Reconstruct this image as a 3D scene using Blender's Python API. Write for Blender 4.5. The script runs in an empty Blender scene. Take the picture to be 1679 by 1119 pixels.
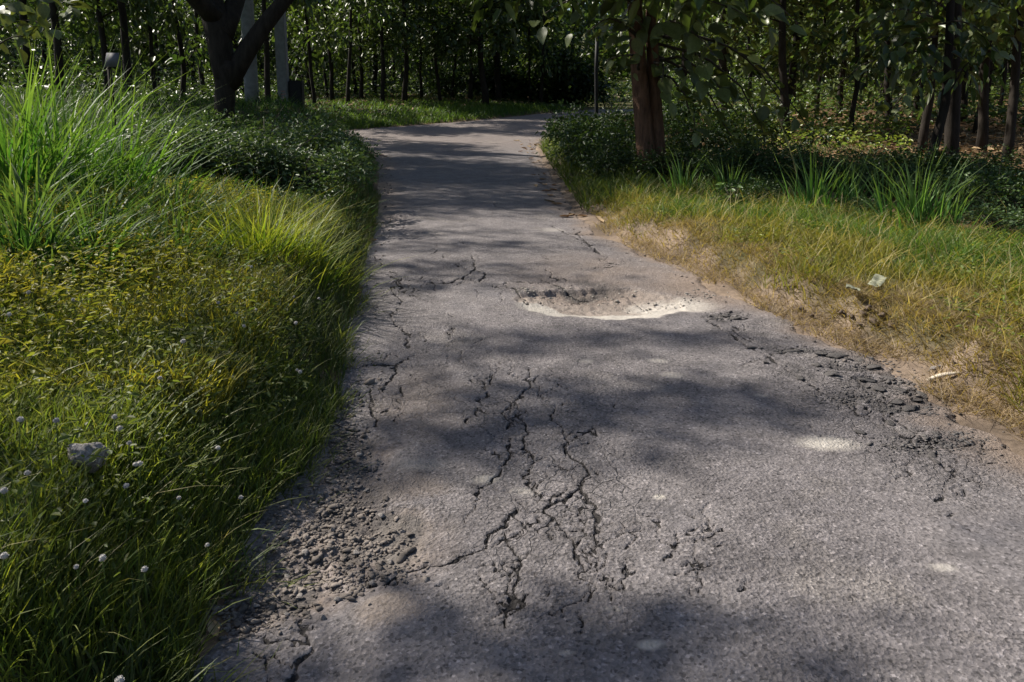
import bpy, math, random
import numpy as np
from mathutils import Vector, Matrix

rng = np.random.default_rng(7)
random.seed(7)
R = math.radians
sc = bpy.context.scene
C = sc.collection

# ------------------------------------------------------------------ camera, sky, sun, exposure
F = 1300.0            # focal length in pixels of the 1679x1119 photograph
CAMH = 1.65
PITCH = R(10.0)      # the picture is a crop: the lens axis passes above its middle
CYP = 158.0 + F*math.tan(PITCH)
cam_d = bpy.data.cameras.new("camera"); cam = bpy.data.objects.new("camera", cam_d); C.objects.link(cam)
cam.location = (0, 0, CAMH); cam.rotation_euler = (math.pi/2 - PITCH, 0, 0)
cam_d.sensor_width = 36.0; cam_d.lens = F/1679*36.0
cam_d.shift_y = -(559.5-CYP)/1679
cam_d.clip_start = 0.05; cam_d.clip_end = 2000
sc.camera = cam

SUN_EL = R(43.0)
SUN_H = np.array([-0.90, 0.436]); SUN_H /= np.linalg.norm(SUN_H)
SUN = np.array([SUN_H[0]*math.cos(SUN_EL), SUN_H[1]*math.cos(SUN_EL), math.sin(SUN_EL)])
w = bpy.data.worlds.new("World"); sc.world = w; w.use_nodes = True
nt = w.node_tree; bg = nt.nodes["Background"]
sky = nt.nodes.new("ShaderNodeTexSky"); sky.sky_type = 'NISHITA'; sky.sun_disc = False
sky.sun_elevation = SUN_EL; sky.sun_rotation = math.atan2(SUN_H[0], SUN_H[1])
sky.air_density = 1.0; sky.dust_density = 1.5
nt.links.new(sky.outputs[0], bg.inputs[0]); bg.inputs[1].default_value = 0.068
sun_d = bpy.data.lights.new("sun", 'SUN'); sun_d.energy = 4.6; sun_d.angle = R(0.9); sun_d.color = (1.0, 0.93, 0.82)
sun = bpy.data.objects.new("sun", sun_d); C.objects.link(sun)
sun.location = (-20, 20, 30)
sun.rotation_euler = Vector(tuple(SUN)).to_track_quat('Z', 'Y').to_euler()
vs = sc.view_settings
vs.view_transform = 'Standard'; vs.look = 'None'; vs.gamma = 1.0; vs.exposure = 0.75; vs.use_curve_mapping = False
sc.render.engine = 'CYCLES'
cy = sc.cycles
cy.use_denoising = True; cy.use_adaptive_sampling = True; cy.adaptive_threshold = 0.02
try: cy.denoiser = 'OPENIMAGEDENOISE'
except Exception: pass
cy.max_bounces = 4; cy.diffuse_bounces = 2; cy.glossy_bounces = 1; cy.transmission_bounces = 2; cy.transparent_max_bounces = 4
cy.sample_clamp_indirect = 4.0; cy.caustics_reflective = False; cy.caustics_refractive = False

# ------------------------------------------------------------------ small numeric helpers
def sstep(t):
    t = np.clip(t, 0, 1); return t*t*(3-2*t)

def wav(x, y, k, seed=0):
    r = np.random.default_rng(1000+seed); s = 0
    for i in range(7):
        a = r.uniform(0, 6.283); kk = k*r.uniform(0.6, 1.7); p = r.uniform(0, 6.283)
        s = s + np.sin((np.cos(a)*x + np.sin(a)*y)*kk + p + 1.3*np.sin((np.sin(a)*x - np.cos(a)*y)*kk*0.7 + p*2))
    return s/7*1.6

def hash2(ix, iy, seed):
    h = np.sin(ix*127.1 + iy*311.7 + seed*74.7)*43758.5453
    return h - np.floor(h)

def vnoise(x, y, f, seed=0):
    x = x*f; y = y*f
    ix = np.floor(x); iy = np.floor(y); fx = x-ix; fy = y-iy
    fx = fx*fx*(3-2*fx); fy = fy*fy*(3-2*fy)
    a = hash2(ix, iy, seed); b = hash2(ix+1, iy, seed); c = hash2(ix, iy+1, seed); d = hash2(ix+1, iy+1, seed)
    return (a*(1-fx)+b*fx)*(1-fy) + (c*(1-fx)+d*fx)*fy

def zroad(y):
    y = np.asarray(y, float)
    k = 2.5
    return 0.025*k*np.log1p(np.exp(np.clip((y-14)/k, -30, 30))) * np.where(y < 60, 1, 1) + np.where(y-14 > 75, 0.025*((y-14)-75), 0)

def ray(px, py):
    u = (px-839.5)/F; v = (CYP-py)/F
    c, s = math.cos(PITCH), math.sin(PITCH)
    return np.array([u, c + v*s, -s + v*c])

def px_road(px, py):
    d = ray(px, py); lo, hi = 0.5, 150.0
    for _ in range(60):
        m = (lo+hi)/2
        if CAMH + d[2]*m > float(zroad(d[1]*m)): lo = m
        else: hi = m
    return d[0]*lo, d[1]*lo

def at_depth(px, py, Y):
    d = ray(px, py); t = Y/d[1]
    return np.array([d[0]*t, Y, CAMH + d[2]*t])

# ------------------------------------------------------------------ road edges, traced on the ground
L_PX = [(305,1119),(330,1020),(375,930),(420,850),(500,770),(548,690),(562,600),(578,490),(597,430),(614,370),(622,320),(622,280),(612,255),(600,243)]
R_PX = [(1679,742),(1560,664),(1440,592),(1300,530),(1200,482),(1080,424),(990,386),(945,350),(915,300),(888,262),(880,240)]
Lg = np.array([px_road(*p) for p in L_PX]); Rg = np.array([px_road(*p) for p in R_PX])
ly = np.concatenate([[-8, 0.0], Lg[:,1], [Lg[-1,1]+1.0, Lg[-1,1]+2.2, 29, 31, 36, 43, 48]])
lx = np.concatenate([[-1.2, -0.95], Lg[:,0], [-5.3, -6.0, -6.6, -5.2, -1.8, 1.6, 5.0]])
ry = np.concatenate([[-8, 0.0, 2.0], Rg[:,1], [30, 36, 43, 48]])
rx = np.concatenate([[2.75, 2.7, 2.65], Rg[:,0], [1.6, 2.7, 7.0, 11]])
o_ = np.argsort(ly); ly, lx = ly[o_], lx[o_]
# left branch of the junction: opens between the two bank lines
def xl(y):
    return np.interp(y, ly, lx)
def xr(y):
    return np.interp(y, ry, rx)

def hgt(x, y):
    """height of the natural ground beside and under the road"""
    x = np.asarray(x, float); y = np.asarray(y, float)
    a = xl(y) + 0.05*wav(x*0, y, 3.0, 3); b = xr(y) + 0.05*wav(x*0, y, 3.0, 4)
    z = zroad(y)
    dl = a-x; dr = x-b
    near = 1 - sstep((y-20)/4)
    far = sstep((y-30)/10)
    lb = (0.33*sstep((dl-0.02)/0.50) + (0.32+0.16*sstep((y-2.6)/1.2)*(1-sstep((y-5)/3)))*sstep((dl-0.25)/2.2) + 0.25*sstep((dl-4)/6))*(near + 0.35*far) + 0.03*sstep(dl/0.2)
    rb = 0.02*sstep(dr/0.12) + (0.20*sstep((dr-0.16-0.10*wav(x, y, 2.2, 8))/0.25)*(1-0.5*sstep((y-8)/4)) + 0.07*sstep((dr-0.3)/0.6) - 0.12*sstep((dr-2.6)/2.5))*(1-0.6*far)
    rb = rb + 0.09*(vnoise(x, y, 7, 9)-0.5)*sstep((dr-0.1)/0.2)*(1-sstep((dr-0.8)/0.4))*(y < 12)
    inside = np.minimum(-dl, -dr)
    z = z + np.where(dl > 0, lb, 0) + np.where(dr > 0, rb, 0) - 0.06*sstep(inside/0.15) - 0.14*sstep((inside-0.1)/0.3)
    out = np.clip(np.maximum(dl, dr), 0, 1)
    z = z + out*(0.035*wav(x, y, 1.6, 5) + 0.012*wav(x, y, 6.0, 6))
    z = z + 0.72*sstep((dl-0.15)/(2.2+4.5*sstep((y-24)/8)))*sstep((y-13)/9)*(1-0.35*sstep((y-26)/8))*(1-sstep((y-32)/14)*0.55)
    z = z + 0.10*np.clip(np.hypot(x*0.8, y)-95, 0, 200) + 0.05*np.clip(np.abs(x)-26, 0, 100)
    return z

def px_ground(px, py, up=0.0):
    d = ray(px, py); t = np.geomspace(1.0, 120, 2500)
    P_ = np.array([0, 0, CAMH]) + d[None]*t[:, None]
    return P_[int(np.argmax(P_[:, 2] <= hgt(P_[:, 0], P_[:, 1]) + up))]

def px_road_many(px, py):
    px = np.asarray(px, float); py = np.asarray(py, float)
    u = (px-839.5)/F; v = (CYP-py)/F; c, s_ = math.cos(PITCH), math.sin(PITCH)
    dx, dy, dz = u, c+v*s_, -s_+v*c
    lo = np.full(len(px), .5); hi = np.full(len(px), 150.)
    for _ in range(40):
        m = (lo+hi)/2; up = CAMH+dz*m > zroad(dy*m); lo = np.where(up, m, lo); hi = np.where(up, hi, m)
    return dx*lo, dy*lo

# ------------------------------------------------------------------ materials
MATS = {}
def newmat(name):
    m = bpy.data.materials.new(name); m.use_nodes = True
    n = m.node_tree.nodes; n.clear()
    out = n.new("ShaderNodeOutputMaterial")
    MATS[name] = m
    return m, n, m.node_tree.links, out

def N(n, t, **kw):
    x = n.new(t)
    for k, v in kw.items():
        if k == 'inp':
            for kk, vv in v.items(): x.inputs[kk].default_value = vv
        else: setattr(x, k, v)
    return x

def ramp(n, stops):
    r = n.new("ShaderNodeValToRGB"); e = r.color_ramp.elements
    e[0].position, e[0].color = stops[0][0], (*stops[0][1], 1)
    e[1].position, e[1].color = stops[-1][0], (*stops[-1][1], 1)
    for p, c in stops[1:-1]:
        k = e.new(p); k.color = (*c, 1)
    return r

def leaf_mat(name, trans=0.4, rough=0.5, spec=0.35, hue=0.0, attr=True, col=(0.06,0.1,0.03), rnd=0.25, tint=(1.25,1.2,0.5), gain=1.0):
    m, n, l, out = newmat(name)
    if attr:
        a = N(n, "ShaderNodeAttribute", attribute_name="Col"); c = a.outputs['Color']
    else:
        a = N(n, "ShaderNodeRGB"); a.outputs[0].default_value = (*col, 1); c = a.outputs[0]
    oi = N(n, "ShaderNodeObjectInfo")
    mr = N(n, "ShaderNodeMapRange", inp={'To Min': gain*(1-rnd), 'To Max': gain*(1+rnd)}); l.new(oi.outputs['Random'], mr.inputs['Value'])
    tc = N(n, "ShaderNodeTexCoord")
    nz = N(n, "ShaderNodeTexNoise", inp={'Scale': 9.0, 'Detail': 3.0}); l.new(tc.outputs['Object'], nz.inputs['Vector'])
    mr2 = N(n, "ShaderNodeMapRange", inp={'From Min': 0.3, 'From Max': 0.7, 'To Min': 0.8, 'To Max': 1.2}); l.new(nz.outputs[0], mr2.inputs['Value'])
    mu = N(n, "ShaderNodeMath", operation='MULTIPLY'); l.new(mr.outputs[0], mu.inputs[0]); l.new(mr2.outputs[0], mu.inputs[1])
    vm = N(n, "ShaderNodeVectorMath", operation='SCALE'); l.new(c, vm.inputs[0]); l.new(mu.outputs[0], vm.inputs['Scale'])
    b = N(n, "ShaderNodeBsdfPrincipled", inp={'Roughness': rough, 'Specular IOR Level': spec}); l.new(vm.outputs[0], b.inputs['Base Color'])
    t = N(n, "ShaderNodeBsdfTranslucent")
    vt = N(n, "ShaderNodeVectorMath", operation='MULTIPLY'); vt.inputs[1].default_value = tint
    l.new(vm.outputs[0], vt.inputs[0]); l.new(vt.outputs[0], t.inputs['Color'])
    mx = N(n, "ShaderNodeMixShader"); mx.inputs[0].default_value = trans
    l.new(b.outputs[0], mx.inputs[1]); l.new(t.outputs[0], mx.inputs[2]); l.new(mx.outputs[0], out.inputs['Surface'])
    return m

def simple_mat(name, c1, c2, scale=6, rough=0.85, bump=0.3, dist=0.01, stretch=(1,1,1), spec=0.25, attr=False, detail=6):
    m, n, l, out = newmat(name)
    tc = N(n, "ShaderNodeTexCoord"); mp = N(n, "ShaderNodeMapping"); mp.inputs['Scale'].default_value = stretch
    l.new(tc.outputs['Object'], mp.inputs['Vector'])
    nz = N(n, "ShaderNodeTexNoise", inp={'Scale': scale, 'Detail': detail, 'Roughness': 0.65}); l.new(mp.outputs[0], nz.inputs['Vector'])
    r = ramp(n, [(0.32, c1), (0.68, c2)]); l.new(nz.outputs[0], r.inputs[0])
    b = N(n, "ShaderNodeBsdfPrincipled", inp={'Roughness': rough, 'Specular IOR Level': spec})
    l.new(r.outputs[0], b.inputs['Base Color'])
    if bump:
        bp = N(n, "ShaderNodeBump", inp={'Strength': bump, 'Distance': dist}); l.new(nz.outputs[0], bp.inputs['Height']); l.new(bp.outputs[0], b.inputs['Normal'])
    l.new(b.outputs[0], out.inputs['Surface'])
    return m

leaf_mat('grass', trans=0.48, rough=0.5, spec=0.3, rnd=0.0, gain=1.15)
leaf_mat('shrub_leaf', trans=0.3, rough=0.45, spec=0.4)
leaf_mat('crown_leaf', trans=0.35, rough=0.4, spec=0.6, rnd=0.25, gain=1.25, tint=(1.0,1.2,0.5))
leaf_mat('broad_leaf', trans=0.3, rough=0.42, spec=0.5, attr=False, col=(0.12,0.15,0.05), rnd=0.35)
leaf_mat('dry_leaf', trans=0.1, rough=0.75, spec=0.15, attr=True, rnd=0.25, tint=(1.1,1.0,0.8))
leaf_mat('petal', trans=0.15, rough=0.7, spec=0.2, attr=False, col=(0.50,0.48,0.45), rnd=0.2, tint=(1,1,1))
simple_mat('bark_brown', (0.065,0.036,0.024), (0.18,0.10,0.064), 16, 0.93, 1.0, 0.05, (1,1,0.22))
simple_mat('bark_dark', (0.014,0.011,0.009), (0.038,0.031,0.025), 10, 0.92, 0.9, 0.03, (1,1,0.25))
simple_mat('bark_grey', (0.035,0.029,0.023), (0.09,0.075,0.06), 12, 0.92, 0.8, 0.02, (1,1,0.2))
simple_mat('concrete', (0.15,0.16,0.16), (0.24,0.25,0.25), 7, 0.85, 0.25, 0.004)
simple_mat('red_paint', (0.26,0.16,0.15), (0.36,0.22,0.20), 20, 0.8, 0)
simple_mat('black_paint', (0.010,0.010,0.011), (0.02,0.02,0.021), 5, 0.6, 0.1, 0.002)
simple_mat('grey_sheet', (0.10,0.10,0.115), (0.15,0.15,0.17), 5, 0.6, 0.1, 0.002)
simple_mat('stone', (0.17,0.155,0.145), (0.36,0.33,0.31), 9, 0.9, 0.6, 0.02)
simple_mat('pale_stone', (0.16,0.145,0.14), (0.56,0.53,0.52), 11, 0.9, 0.9, 0.03)
simple_mat('asphalt_chunk', (0.05,0.046,0.045), (0.17,0.158,0.152), 30, 0.92, 0.8, 0.01)
simple_mat('gravel_mix', (0.06,0.053,0.048), (0.25,0.215,0.19), 7, 0.92, 0.7, 0.01)
simple_mat('pothole_grit', (0.14,0.125,0.11), (0.40,0.37,0.33), 9, 0.92, 0.7, 0.01)
simple_mat('paper', (0.17,0.18,0.12), (0.30,0.30,0.22), 8, 0.8, 0.2, 0.003)
simple_mat('dry_stick', (0.42,0.36,0.28), (0.62,0.55,0.45), 20, 0.8, 0.3, 0.003)
simple_mat('soil_clod', (0.10,0.075,0.058), (0.22,0.17,0.135), 16, 0.95, 0.7, 0.01)

# ground: soil, with the local colour stored per vertex
m, n, l, out = newmat('soil')
a = N(n, "ShaderNodeAttribute", attribute_name="Col"); tc = N(n, "ShaderNodeTexCoord")
nz = N(n, "ShaderNodeTexNoise", inp={'Scale': 18.0, 'Detail': 8.0, 'Roughness': 0.7}); l.new(tc.outputs['Object'], nz.inputs['Vector'])
mr = N(n, "ShaderNodeMapRange", inp={'From Min': 0.3, 'From Max': 0.7, 'To Min': 0.6, 'To Max': 1.35}); l.new(nz.outputs[0], mr.inputs['Value'])
vm = N(n, "ShaderNodeVectorMath", operation='SCALE'); l.new(a.outputs['Color'], vm.inputs[0]); l.new(mr.outputs[0], vm.inputs['Scale'])
b = N(n, "ShaderNodeBsdfPrincipled", inp={'Roughness': 0.95, 'Specular IOR Level': 0.15}); l.new(vm.outputs[0], b.inputs['Base Color'])
bp = N(n, "ShaderNodeBump", inp={'Strength': 0.7, 'Distance': 0.02}); l.new(nz.outputs[0], bp.inputs['Height']); l.new(bp.outputs[0], b.inputs['Normal'])
l.new(b.outputs[0], out.inputs['Surface'])

# asphalt: worn, coarse aggregate; masks R pale sand, G dark loose binder and pothole rim shade, B tan dirt
m, n, l, out = newmat('asphalt')
at = N(n, "ShaderNodeAttribute", attribute_name="mask"); sep = N(n, "ShaderNodeSeparateColor"); l.new(at.outputs['Color'], sep.inputs[0])
tc = N(n, "ShaderNodeTexCoord"); P = tc.outputs['Object']
big = N(n, "ShaderNodeTexNoise", inp={'Scale': 1.3, 'Detail': 6.0, 'Roughness': 0.6}); l.new(P, big.inputs['Vector'])
rb = ramp(n, [(0.28, (0.120,0.112,0.118)), (0.44, (0.188,0.171,0.170)), (0.56, (0.168,0.153,0.155)), (0.72, (0.252,0.227,0.213))]); l.new(big.outputs[0], rb.inputs[0])
vor = N(n, "ShaderNodeTexVoronoi", inp={'Scale': 75.0, 'Randomness': 1.0}); l.new(P, vor.inputs['Vector'])
bw = N(n, "ShaderNodeRGBToBW"); l.new(vor.outputs['Color'], bw.inputs[0])
mrv = N(n, "ShaderNodeMapRange", inp={'From Min': 0.15, 'From Max': 0.85, 'To Min': 0.76, 'To Max': 1.24}); l.new(bw.outputs[0], mrv.inputs['Value'])
fine = N(n, "ShaderNodeTexNoise", inp={'Scale': 42.0, 'Detail': 5.0, 'Roughness': 0.8}); l.new(P, fine.inputs['Vector'])
pit = N(n, "ShaderNodeMapRange", inp={'From Min': 0.33, 'From Max': 0.43, 'To Min': 0.4, 'To Max': 1.0}); l.new(fine.outputs[0], pit.inputs['Value'])
sc1 = N(n, "ShaderNodeMath", operation='MULTIPLY'); l.new(mrv.outputs[0], sc1.inputs[0]); l.new(pit.outputs[0], sc1.inputs[1])
st1 = N(n, "ShaderNodeTexNoise", inp={'Scale': 4.5, 'Detail': 7.0, 'Roughness': 0.7}); l.new(P, st1.inputs['Vector'])
st2 = N(n, "ShaderNodeMapRange", inp={'From Min': 0.3, 'From Max': 0.7, 'To Min': 0.74, 'To Max': 1.22}); l.new(st1.outputs[0], st2.inputs['Value'])
sc2 = N(n, "ShaderNodeMath", operation='MULTIPLY'); l.new(sc1.outputs[0], sc2.inputs[0]); l.new(st2.outputs[0], sc2.inputs[1]); sc1 = sc2
ch = N(n, "ShaderNodeTexVoronoi", inp={'Scale': 95.0}); l.new(P, ch.inputs['Vector'])
chs = N(n, "ShaderNodeSeparateColor"); l.new(ch.outputs['Color'], chs.inputs[0])
chp = N(n, "ShaderNodeMapRange", inp={'From Min': 0.90, 'From Max': 0.97, 'To Min': 1.0, 'To Max': 1.6}); l.new(chs.outputs[0], chp.inputs['Value'])
chd = N(n, "ShaderNodeMapRange", inp={'From Min': 0.05, 'From Max': 0.16, 'To Min': 0.5, 'To Max': 1.0}); l.new(chs.outputs[1], chd.inputs['Value'])
chm = N(n, "ShaderNodeMath", operation='MULTIPLY'); l.new(chp.outputs[0], chm.inputs[0]); l.new(chd.outputs[0], chm.inputs[1])
sc3 = N(n, "ShaderNodeMath", operation='MULTIPLY'); l.new(sc1.outputs[0], sc3.inputs[0]); l.new(chm.outputs[0], sc3.inputs[1]); sc1 = sc3
v1 = N(n, "ShaderNodeVectorMath", operation='SCALE'); l.new(rb.outputs[0], v1.inputs[0]); l.new(sc1.outputs[0], v1.inputs['Scale'])
def mixc(prev, fac, colnode):
    x = N(n, "ShaderNodeMix", data_type='RGBA'); l.new(fac, x.inputs['Factor']); l.new(prev, x.inputs['A']); l.new(colnode, x.inputs['B']); return x.outputs['Result']
sn = N(n, "ShaderNodeTexNoise", inp={'Scale': 30.0, 'Detail': 6.0, 'Roughness': 0.7}); l.new(P, sn.inputs['Vector'])
sand = ramp(n, [(0.3, (0.33,0.30,0.26)), (0.7, (0.58,0.54,0.49))]); l.new(sn.outputs[0], sand.inputs[0])
dirt = ramp(n, [(0.3, (0.16,0.115,0.085)), (0.7, (0.34,0.26,0.20))]); l.new(sn.outputs[0], dirt.inputs[0])
dark = ramp(n, [(0.3, (0.028,0.026,0.026)), (0.7, (0.10,0.092,0.09))]); l.new(sn.outputs[0], dark.inputs[0])
wn = N(n, "ShaderNodeTexNoise", inp={'Scale': 3.0, 'Detail': 4.0}); l.new(P, wn.inputs['Vector'])
wv = N(n, "ShaderNodeVectorMath", operation='SCALE', inp={'Scale': 0.30}); l.new(wn.outputs['Color'], wv.inputs[0])
wa = N(n, "ShaderNodeVectorMath", operation='ADD'); l.new(P, wa.inputs[0]); l.new(wv.outputs[0], wa.inputs[1])
ve = N(n, "ShaderNodeTexVoronoi", feature='DISTANCE_TO_EDGE', inp={'Scale': 7.5}); l.new(wa.outputs[0], ve.inputs['Vector'])
ln = N(n, "ShaderNodeMapRange", inp={'From Min': 0.0, 'From Max': 0.030, 'To Min': 1.0, 'To Max': 0.0}); l.new(ve.outputs['Distance'], ln.inputs['Value'])
wm = N(n, "ShaderNodeTexNoise", inp={'Scale': 0.9, 'Detail': 3.0}); l.new(P, wm.inputs['Vector'])
wr0 = N(n, "ShaderNodeMapRange", inp={'From Min': 0.40, 'From Max': 0.60, 'To Min': 0.15, 'To Max': 1.0}); l.new(wm.outputs[0], wr0.inputs['Value'])
wr = N(n, "ShaderNodeMath", operation='MULTIPLY'); l.new(wr0.outputs[0], wr.inputs[0]); l.new(at.outputs['Alpha'], wr.inputs[1])
cf = N(n, "ShaderNodeMath", operation='MULTIPLY'); l.new(ln.outputs[0], cf.inputs[0]); l.new(wr.outputs[0], cf.inputs[1])
c0 = mixc(v1.outputs[0], cf.outputs[0], dark.outputs[0])
c = mixc(c0, sep.outputs['Blue'], dirt.outputs[0])
ck = N(n, "ShaderNodeAttribute", attribute_name="crack")
cn = N(n, "ShaderNodeTexNoise", inp={'Scale': 70.0, 'Detail': 3.0}); l.new(P, cn.inputs['Vector'])
cm_ = N(n, "ShaderNodeMath", operation='MULTIPLY_ADD', inp={1: 0.34, 2: -0.17}); l.new(cn.outputs[0], cm_.inputs[0])
cd_ = N(n, "ShaderNodeMath", operation='ADD'); l.new(ck.outputs['Fac'], cd_.inputs[0]); l.new(cm_.outputs[0], cd_.inputs[1])
cx_ = N(n, "ShaderNodeMapRange", inp={'From Min': 0.70, 'From Max': 0.78, 'To Min': 0.0, 'To Max': 0.92}); l.new(cd_.outputs[0], cx_.inputs['Value'])
crackc = N(n, "ShaderNodeRGB"); crackc.outputs[0].default_value = (0.02, 0.018, 0.017, 1)
c = mixc(c, sep.outputs['Green'], dark.outputs[0])
c = mixc(c, sep.outputs['Red'], sand.outputs[0])
c = mixc(c, cx_.outputs[0], crackc.outputs[0])
b = N(n, "ShaderNodeBsdfPrincipled", inp={'Roughness': 0.88, 'Specular IOR Level': 0.3}); l.new(c, b.inputs['Base Color'])
ha = N(n, "ShaderNodeMath", operation='MULTIPLY_ADD', inp={1: 0.5}); l.new(vor.outputs['Distance'], ha.inputs[0]); l.new(fine.outputs[0], ha.inputs[2])
bs = N(n, "ShaderNodeMapRange", inp={'From Min': 0.35, 'From Max': 0.65, 'To Min': 0.25, 'To Max': 0.95}); l.new(big.outputs[0], bs.inputs['Value'])
ba = N(n, "ShaderNodeMath", operation='MULTIPLY_ADD', inp={1: 0.5}); l.new(at.outputs['Alpha'], ba.inputs[0]); l.new(bs.outputs[0], ba.inputs[2]); ba.use_clamp = True
cs_ = N(n, "ShaderNodeMath", operation='MULTIPLY_ADD', inp={1: -0.6}); l.new(cf.outputs[0], cs_.inputs[0]); l.new(ha.outputs[0], cs_.inputs[2]); cs2 = N(n, "ShaderNodeMath", operation='MULTIPLY_ADD', inp={1: -1.0}); l.new(cx_.outputs[0], cs2.inputs[0]); l.new(cs_.outputs[0], cs2.inputs[2]); ha = cs2
bp = N(n, "ShaderNodeBump", inp={'Strength': 1.0, 'Distance': 0.016}); l.new(ba.outputs[0], bp.inputs['Strength']); l.new(ha.outputs[0], bp.inputs['Height']); l.new(bp.outputs[0], b.inputs['Normal'])
l.new(b.outputs[0], out.inputs['Surface'])

# ------------------------------------------------------------------ mesh helpers
def mesh_np(name, V, faces, col=None, smooth=False, attr='Col'):
    """faces: list of integer arrays (k x 3 or k x 4)"""
    me = bpy.data.meshes.new(name)
    V = np.asarray(V, np.float32)
    me.vertices.add(len(V)); me.vertices.foreach_set('co', V.ravel())
    nl = sum(f.size for f in faces); npoly = sum(len(f) for f in faces)
    me.loops.add(nl); me.polygons.add(npoly)
    me.loops.foreach_set('vertex_index', np.concatenate([f.ravel() for f in faces]).astype(np.int32))
    tot = np.concatenate([np.full(len(f), f.shape[1], np.int32) for f in faces])
    st = np.concatenate([[0], np.cumsum(tot)[:-1]]).astype(np.int32)
    me.polygons.foreach_set('loop_start', st)
    try: me.polygons.foreach_set('loop_total', tot)
    except Exception: pass
    if smooth: me.polygons.foreach_set('use_smooth', np.ones(npoly, bool))
    me.update(calc_edges=True)
    if col is not None:
        ca = me.color_attributes.new(attr, 'FLOAT_COLOR', 'POINT')
        cc = np.ones((len(V), 4), np.float32); cc[:, :col.shape[1]] = col
        ca.data.foreach_set('color', cc.ravel())
    return me

def ob(name, me, mat=None, parent=None, loc=(0,0,0), rot=(0,0,0), scale=1.0, label=None, cat=None, group=None, kind=None):
    o = bpy.data.objects.new(name, me); C.objects.link(o)
    if mat and me is not None and len(me.materials) == 0: me.materials.append(MATS[mat])
    o.parent = parent; o.location = tuple(float(q) for q in loc); o.rotation_euler = rot
    o.scale = (scale,)*3 if np.isscalar(scale) else scale
    if label: o['label'] = label
    if cat: o['category'] = cat
    if group: o['group'] = group
    if kind: o['kind'] = kind
    return o

def tube(path, rad, sides=10, bump=0.0, seed=0, cap=True):
    path = np.asarray(path, float); rad = np.asarray(rad, float); n_ = len(path)
    r_ = np.random.default_rng(seed)
    T = np.gradient(path, axis=0); T /= np.linalg.norm(T, axis=1)[:, None]+1e-9
    ref = np.array([1.0, 0.13, 0.07]) if abs(T[0][0]) < 0.9 else np.array([0, 1.0, 0.1])
    V = []
    ph = r_.uniform(0, 6.28, 4)
    for i in range(n_):
        a_ = np.cross(T[i], ref); a_ /= np.linalg.norm(a_); b_ = np.cross(T[i], a_)
        th = np.arange(sides)/sides*2*math.pi
        rr = rad[i]*(1 + bump*(np.sin(2*th+ph[0]+i*0.35) + 0.6*np.sin(3*th+ph[1]-i*0.5) + 0.4*np.sin(5*th+ph[2]+i*.8)))
        V.append(path[i] + rr[:, None]*(np.cos(th)[:, None]*a_ + np.sin(th)[:, None]*b_))
    V = np.concatenate(V)
    i = np.arange(n_-1)[:, None]*sides; j = np.arange(sides)[None]; j2 = (j+1) % sides
    q = np.stack([i+j, i+j2, i+sides+j2, i+sides+j], -1).reshape(-1, 4)
    V = np.concatenate([V, path[-1:], path[:1]])
    k = len(V)
    tp = np.array([[(n_-1)*sides+jj, (n_-1)*sides+(jj+1) % sides, k-2] for jj in range(sides)])
    bt = np.array([[(jj+1) % sides, jj, k-1] for jj in range(sides)])
    return V, [q, tp, bt]

def join(parts):
    Vs, Q, T_, off = [], [], [], 0
    for V, fs in parts:
        Vs.append(V)
        for f in fs: (Q if f.shape[1] == 4 else T_).append(f+off)
        off += len(V)
    fs = []
    if Q: fs.append(np.concatenate(Q))
    if T_: fs.append(np.concatenate(T_))
    return np.concatenate(Vs), fs

def smoothpath(pts, n_=14, jit=0.0, seed=0):
    pts = np.asarray(pts, float); r_ = np.random.default_rng(seed)
    d = np.concatenate([[0], np.cumsum(np.linalg.norm(np.diff(pts, axis=0), axis=1))]); t = np.linspace(0, d[-1], n_)
    P_ = np.stack([np.interp(t, d, pts[:, k]) for k in range(pts.shape[1])], 1)
    for _ in range(2):
        P_[1:-1] = (P_[:-2]+2*P_[1:-1]+P_[2:])/4
    if jit: P_[1:-1, :3] += r_.normal(0, jit, (n_-2, 3))
    return P_

def blades(P, H, W, ang, lean, curve, col, tip=None):
    """curved tapering grass blades, 7 vertices and 5 triangles each"""
    n_ = len(P); t = np.array([0, 0.38, 0.72, 1.0])
    dirv = np.stack([np.cos(ang), np.sin(ang)], 1)
    fa = ang + math.pi/2 + rng.normal(0, 0.7, n_)
    side = np.stack([np.cos(fa), np.sin(fa), np.zeros(n_)], 1)
    V = np.zeros((n_, 7, 3))
    wt = [1.0, 0.9, 0.6, 0]
    k = 0
    for i, tt in enumerate(t):
        hor = H*(lean*tt + curve*tt*tt)
        z = H*(tt - curve*0.5*tt*tt)
        c_ = P + np.concatenate([dirv*hor[:, None], z[:, None]], 1)
        if i < 3:
            V[:, k] = c_ - side*(W*wt[i]/2)[:, None]; V[:, k+1] = c_ + side*(W*wt[i]/2)[:, None]; k += 2
        else: V[:, 6] = c_
    b_ = (np.arange(n_)*7)[:, None]
    q = np.concatenate([b_+np.array([0,1,3,2]), b_+np.array([2,3,5,4])]); tr = b_+np.array([4,5,6])
    cc = np.repeat(col[:, None, :], 7, 1)
    if tip is not None: cc[:, 6] = tip; cc[:, 4:6] = 0.5*(cc[:, 4:6]+tip[:, None, :])
    return V.reshape(-1, 3), [q, tr], cc.reshape(-1, 3)

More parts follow.
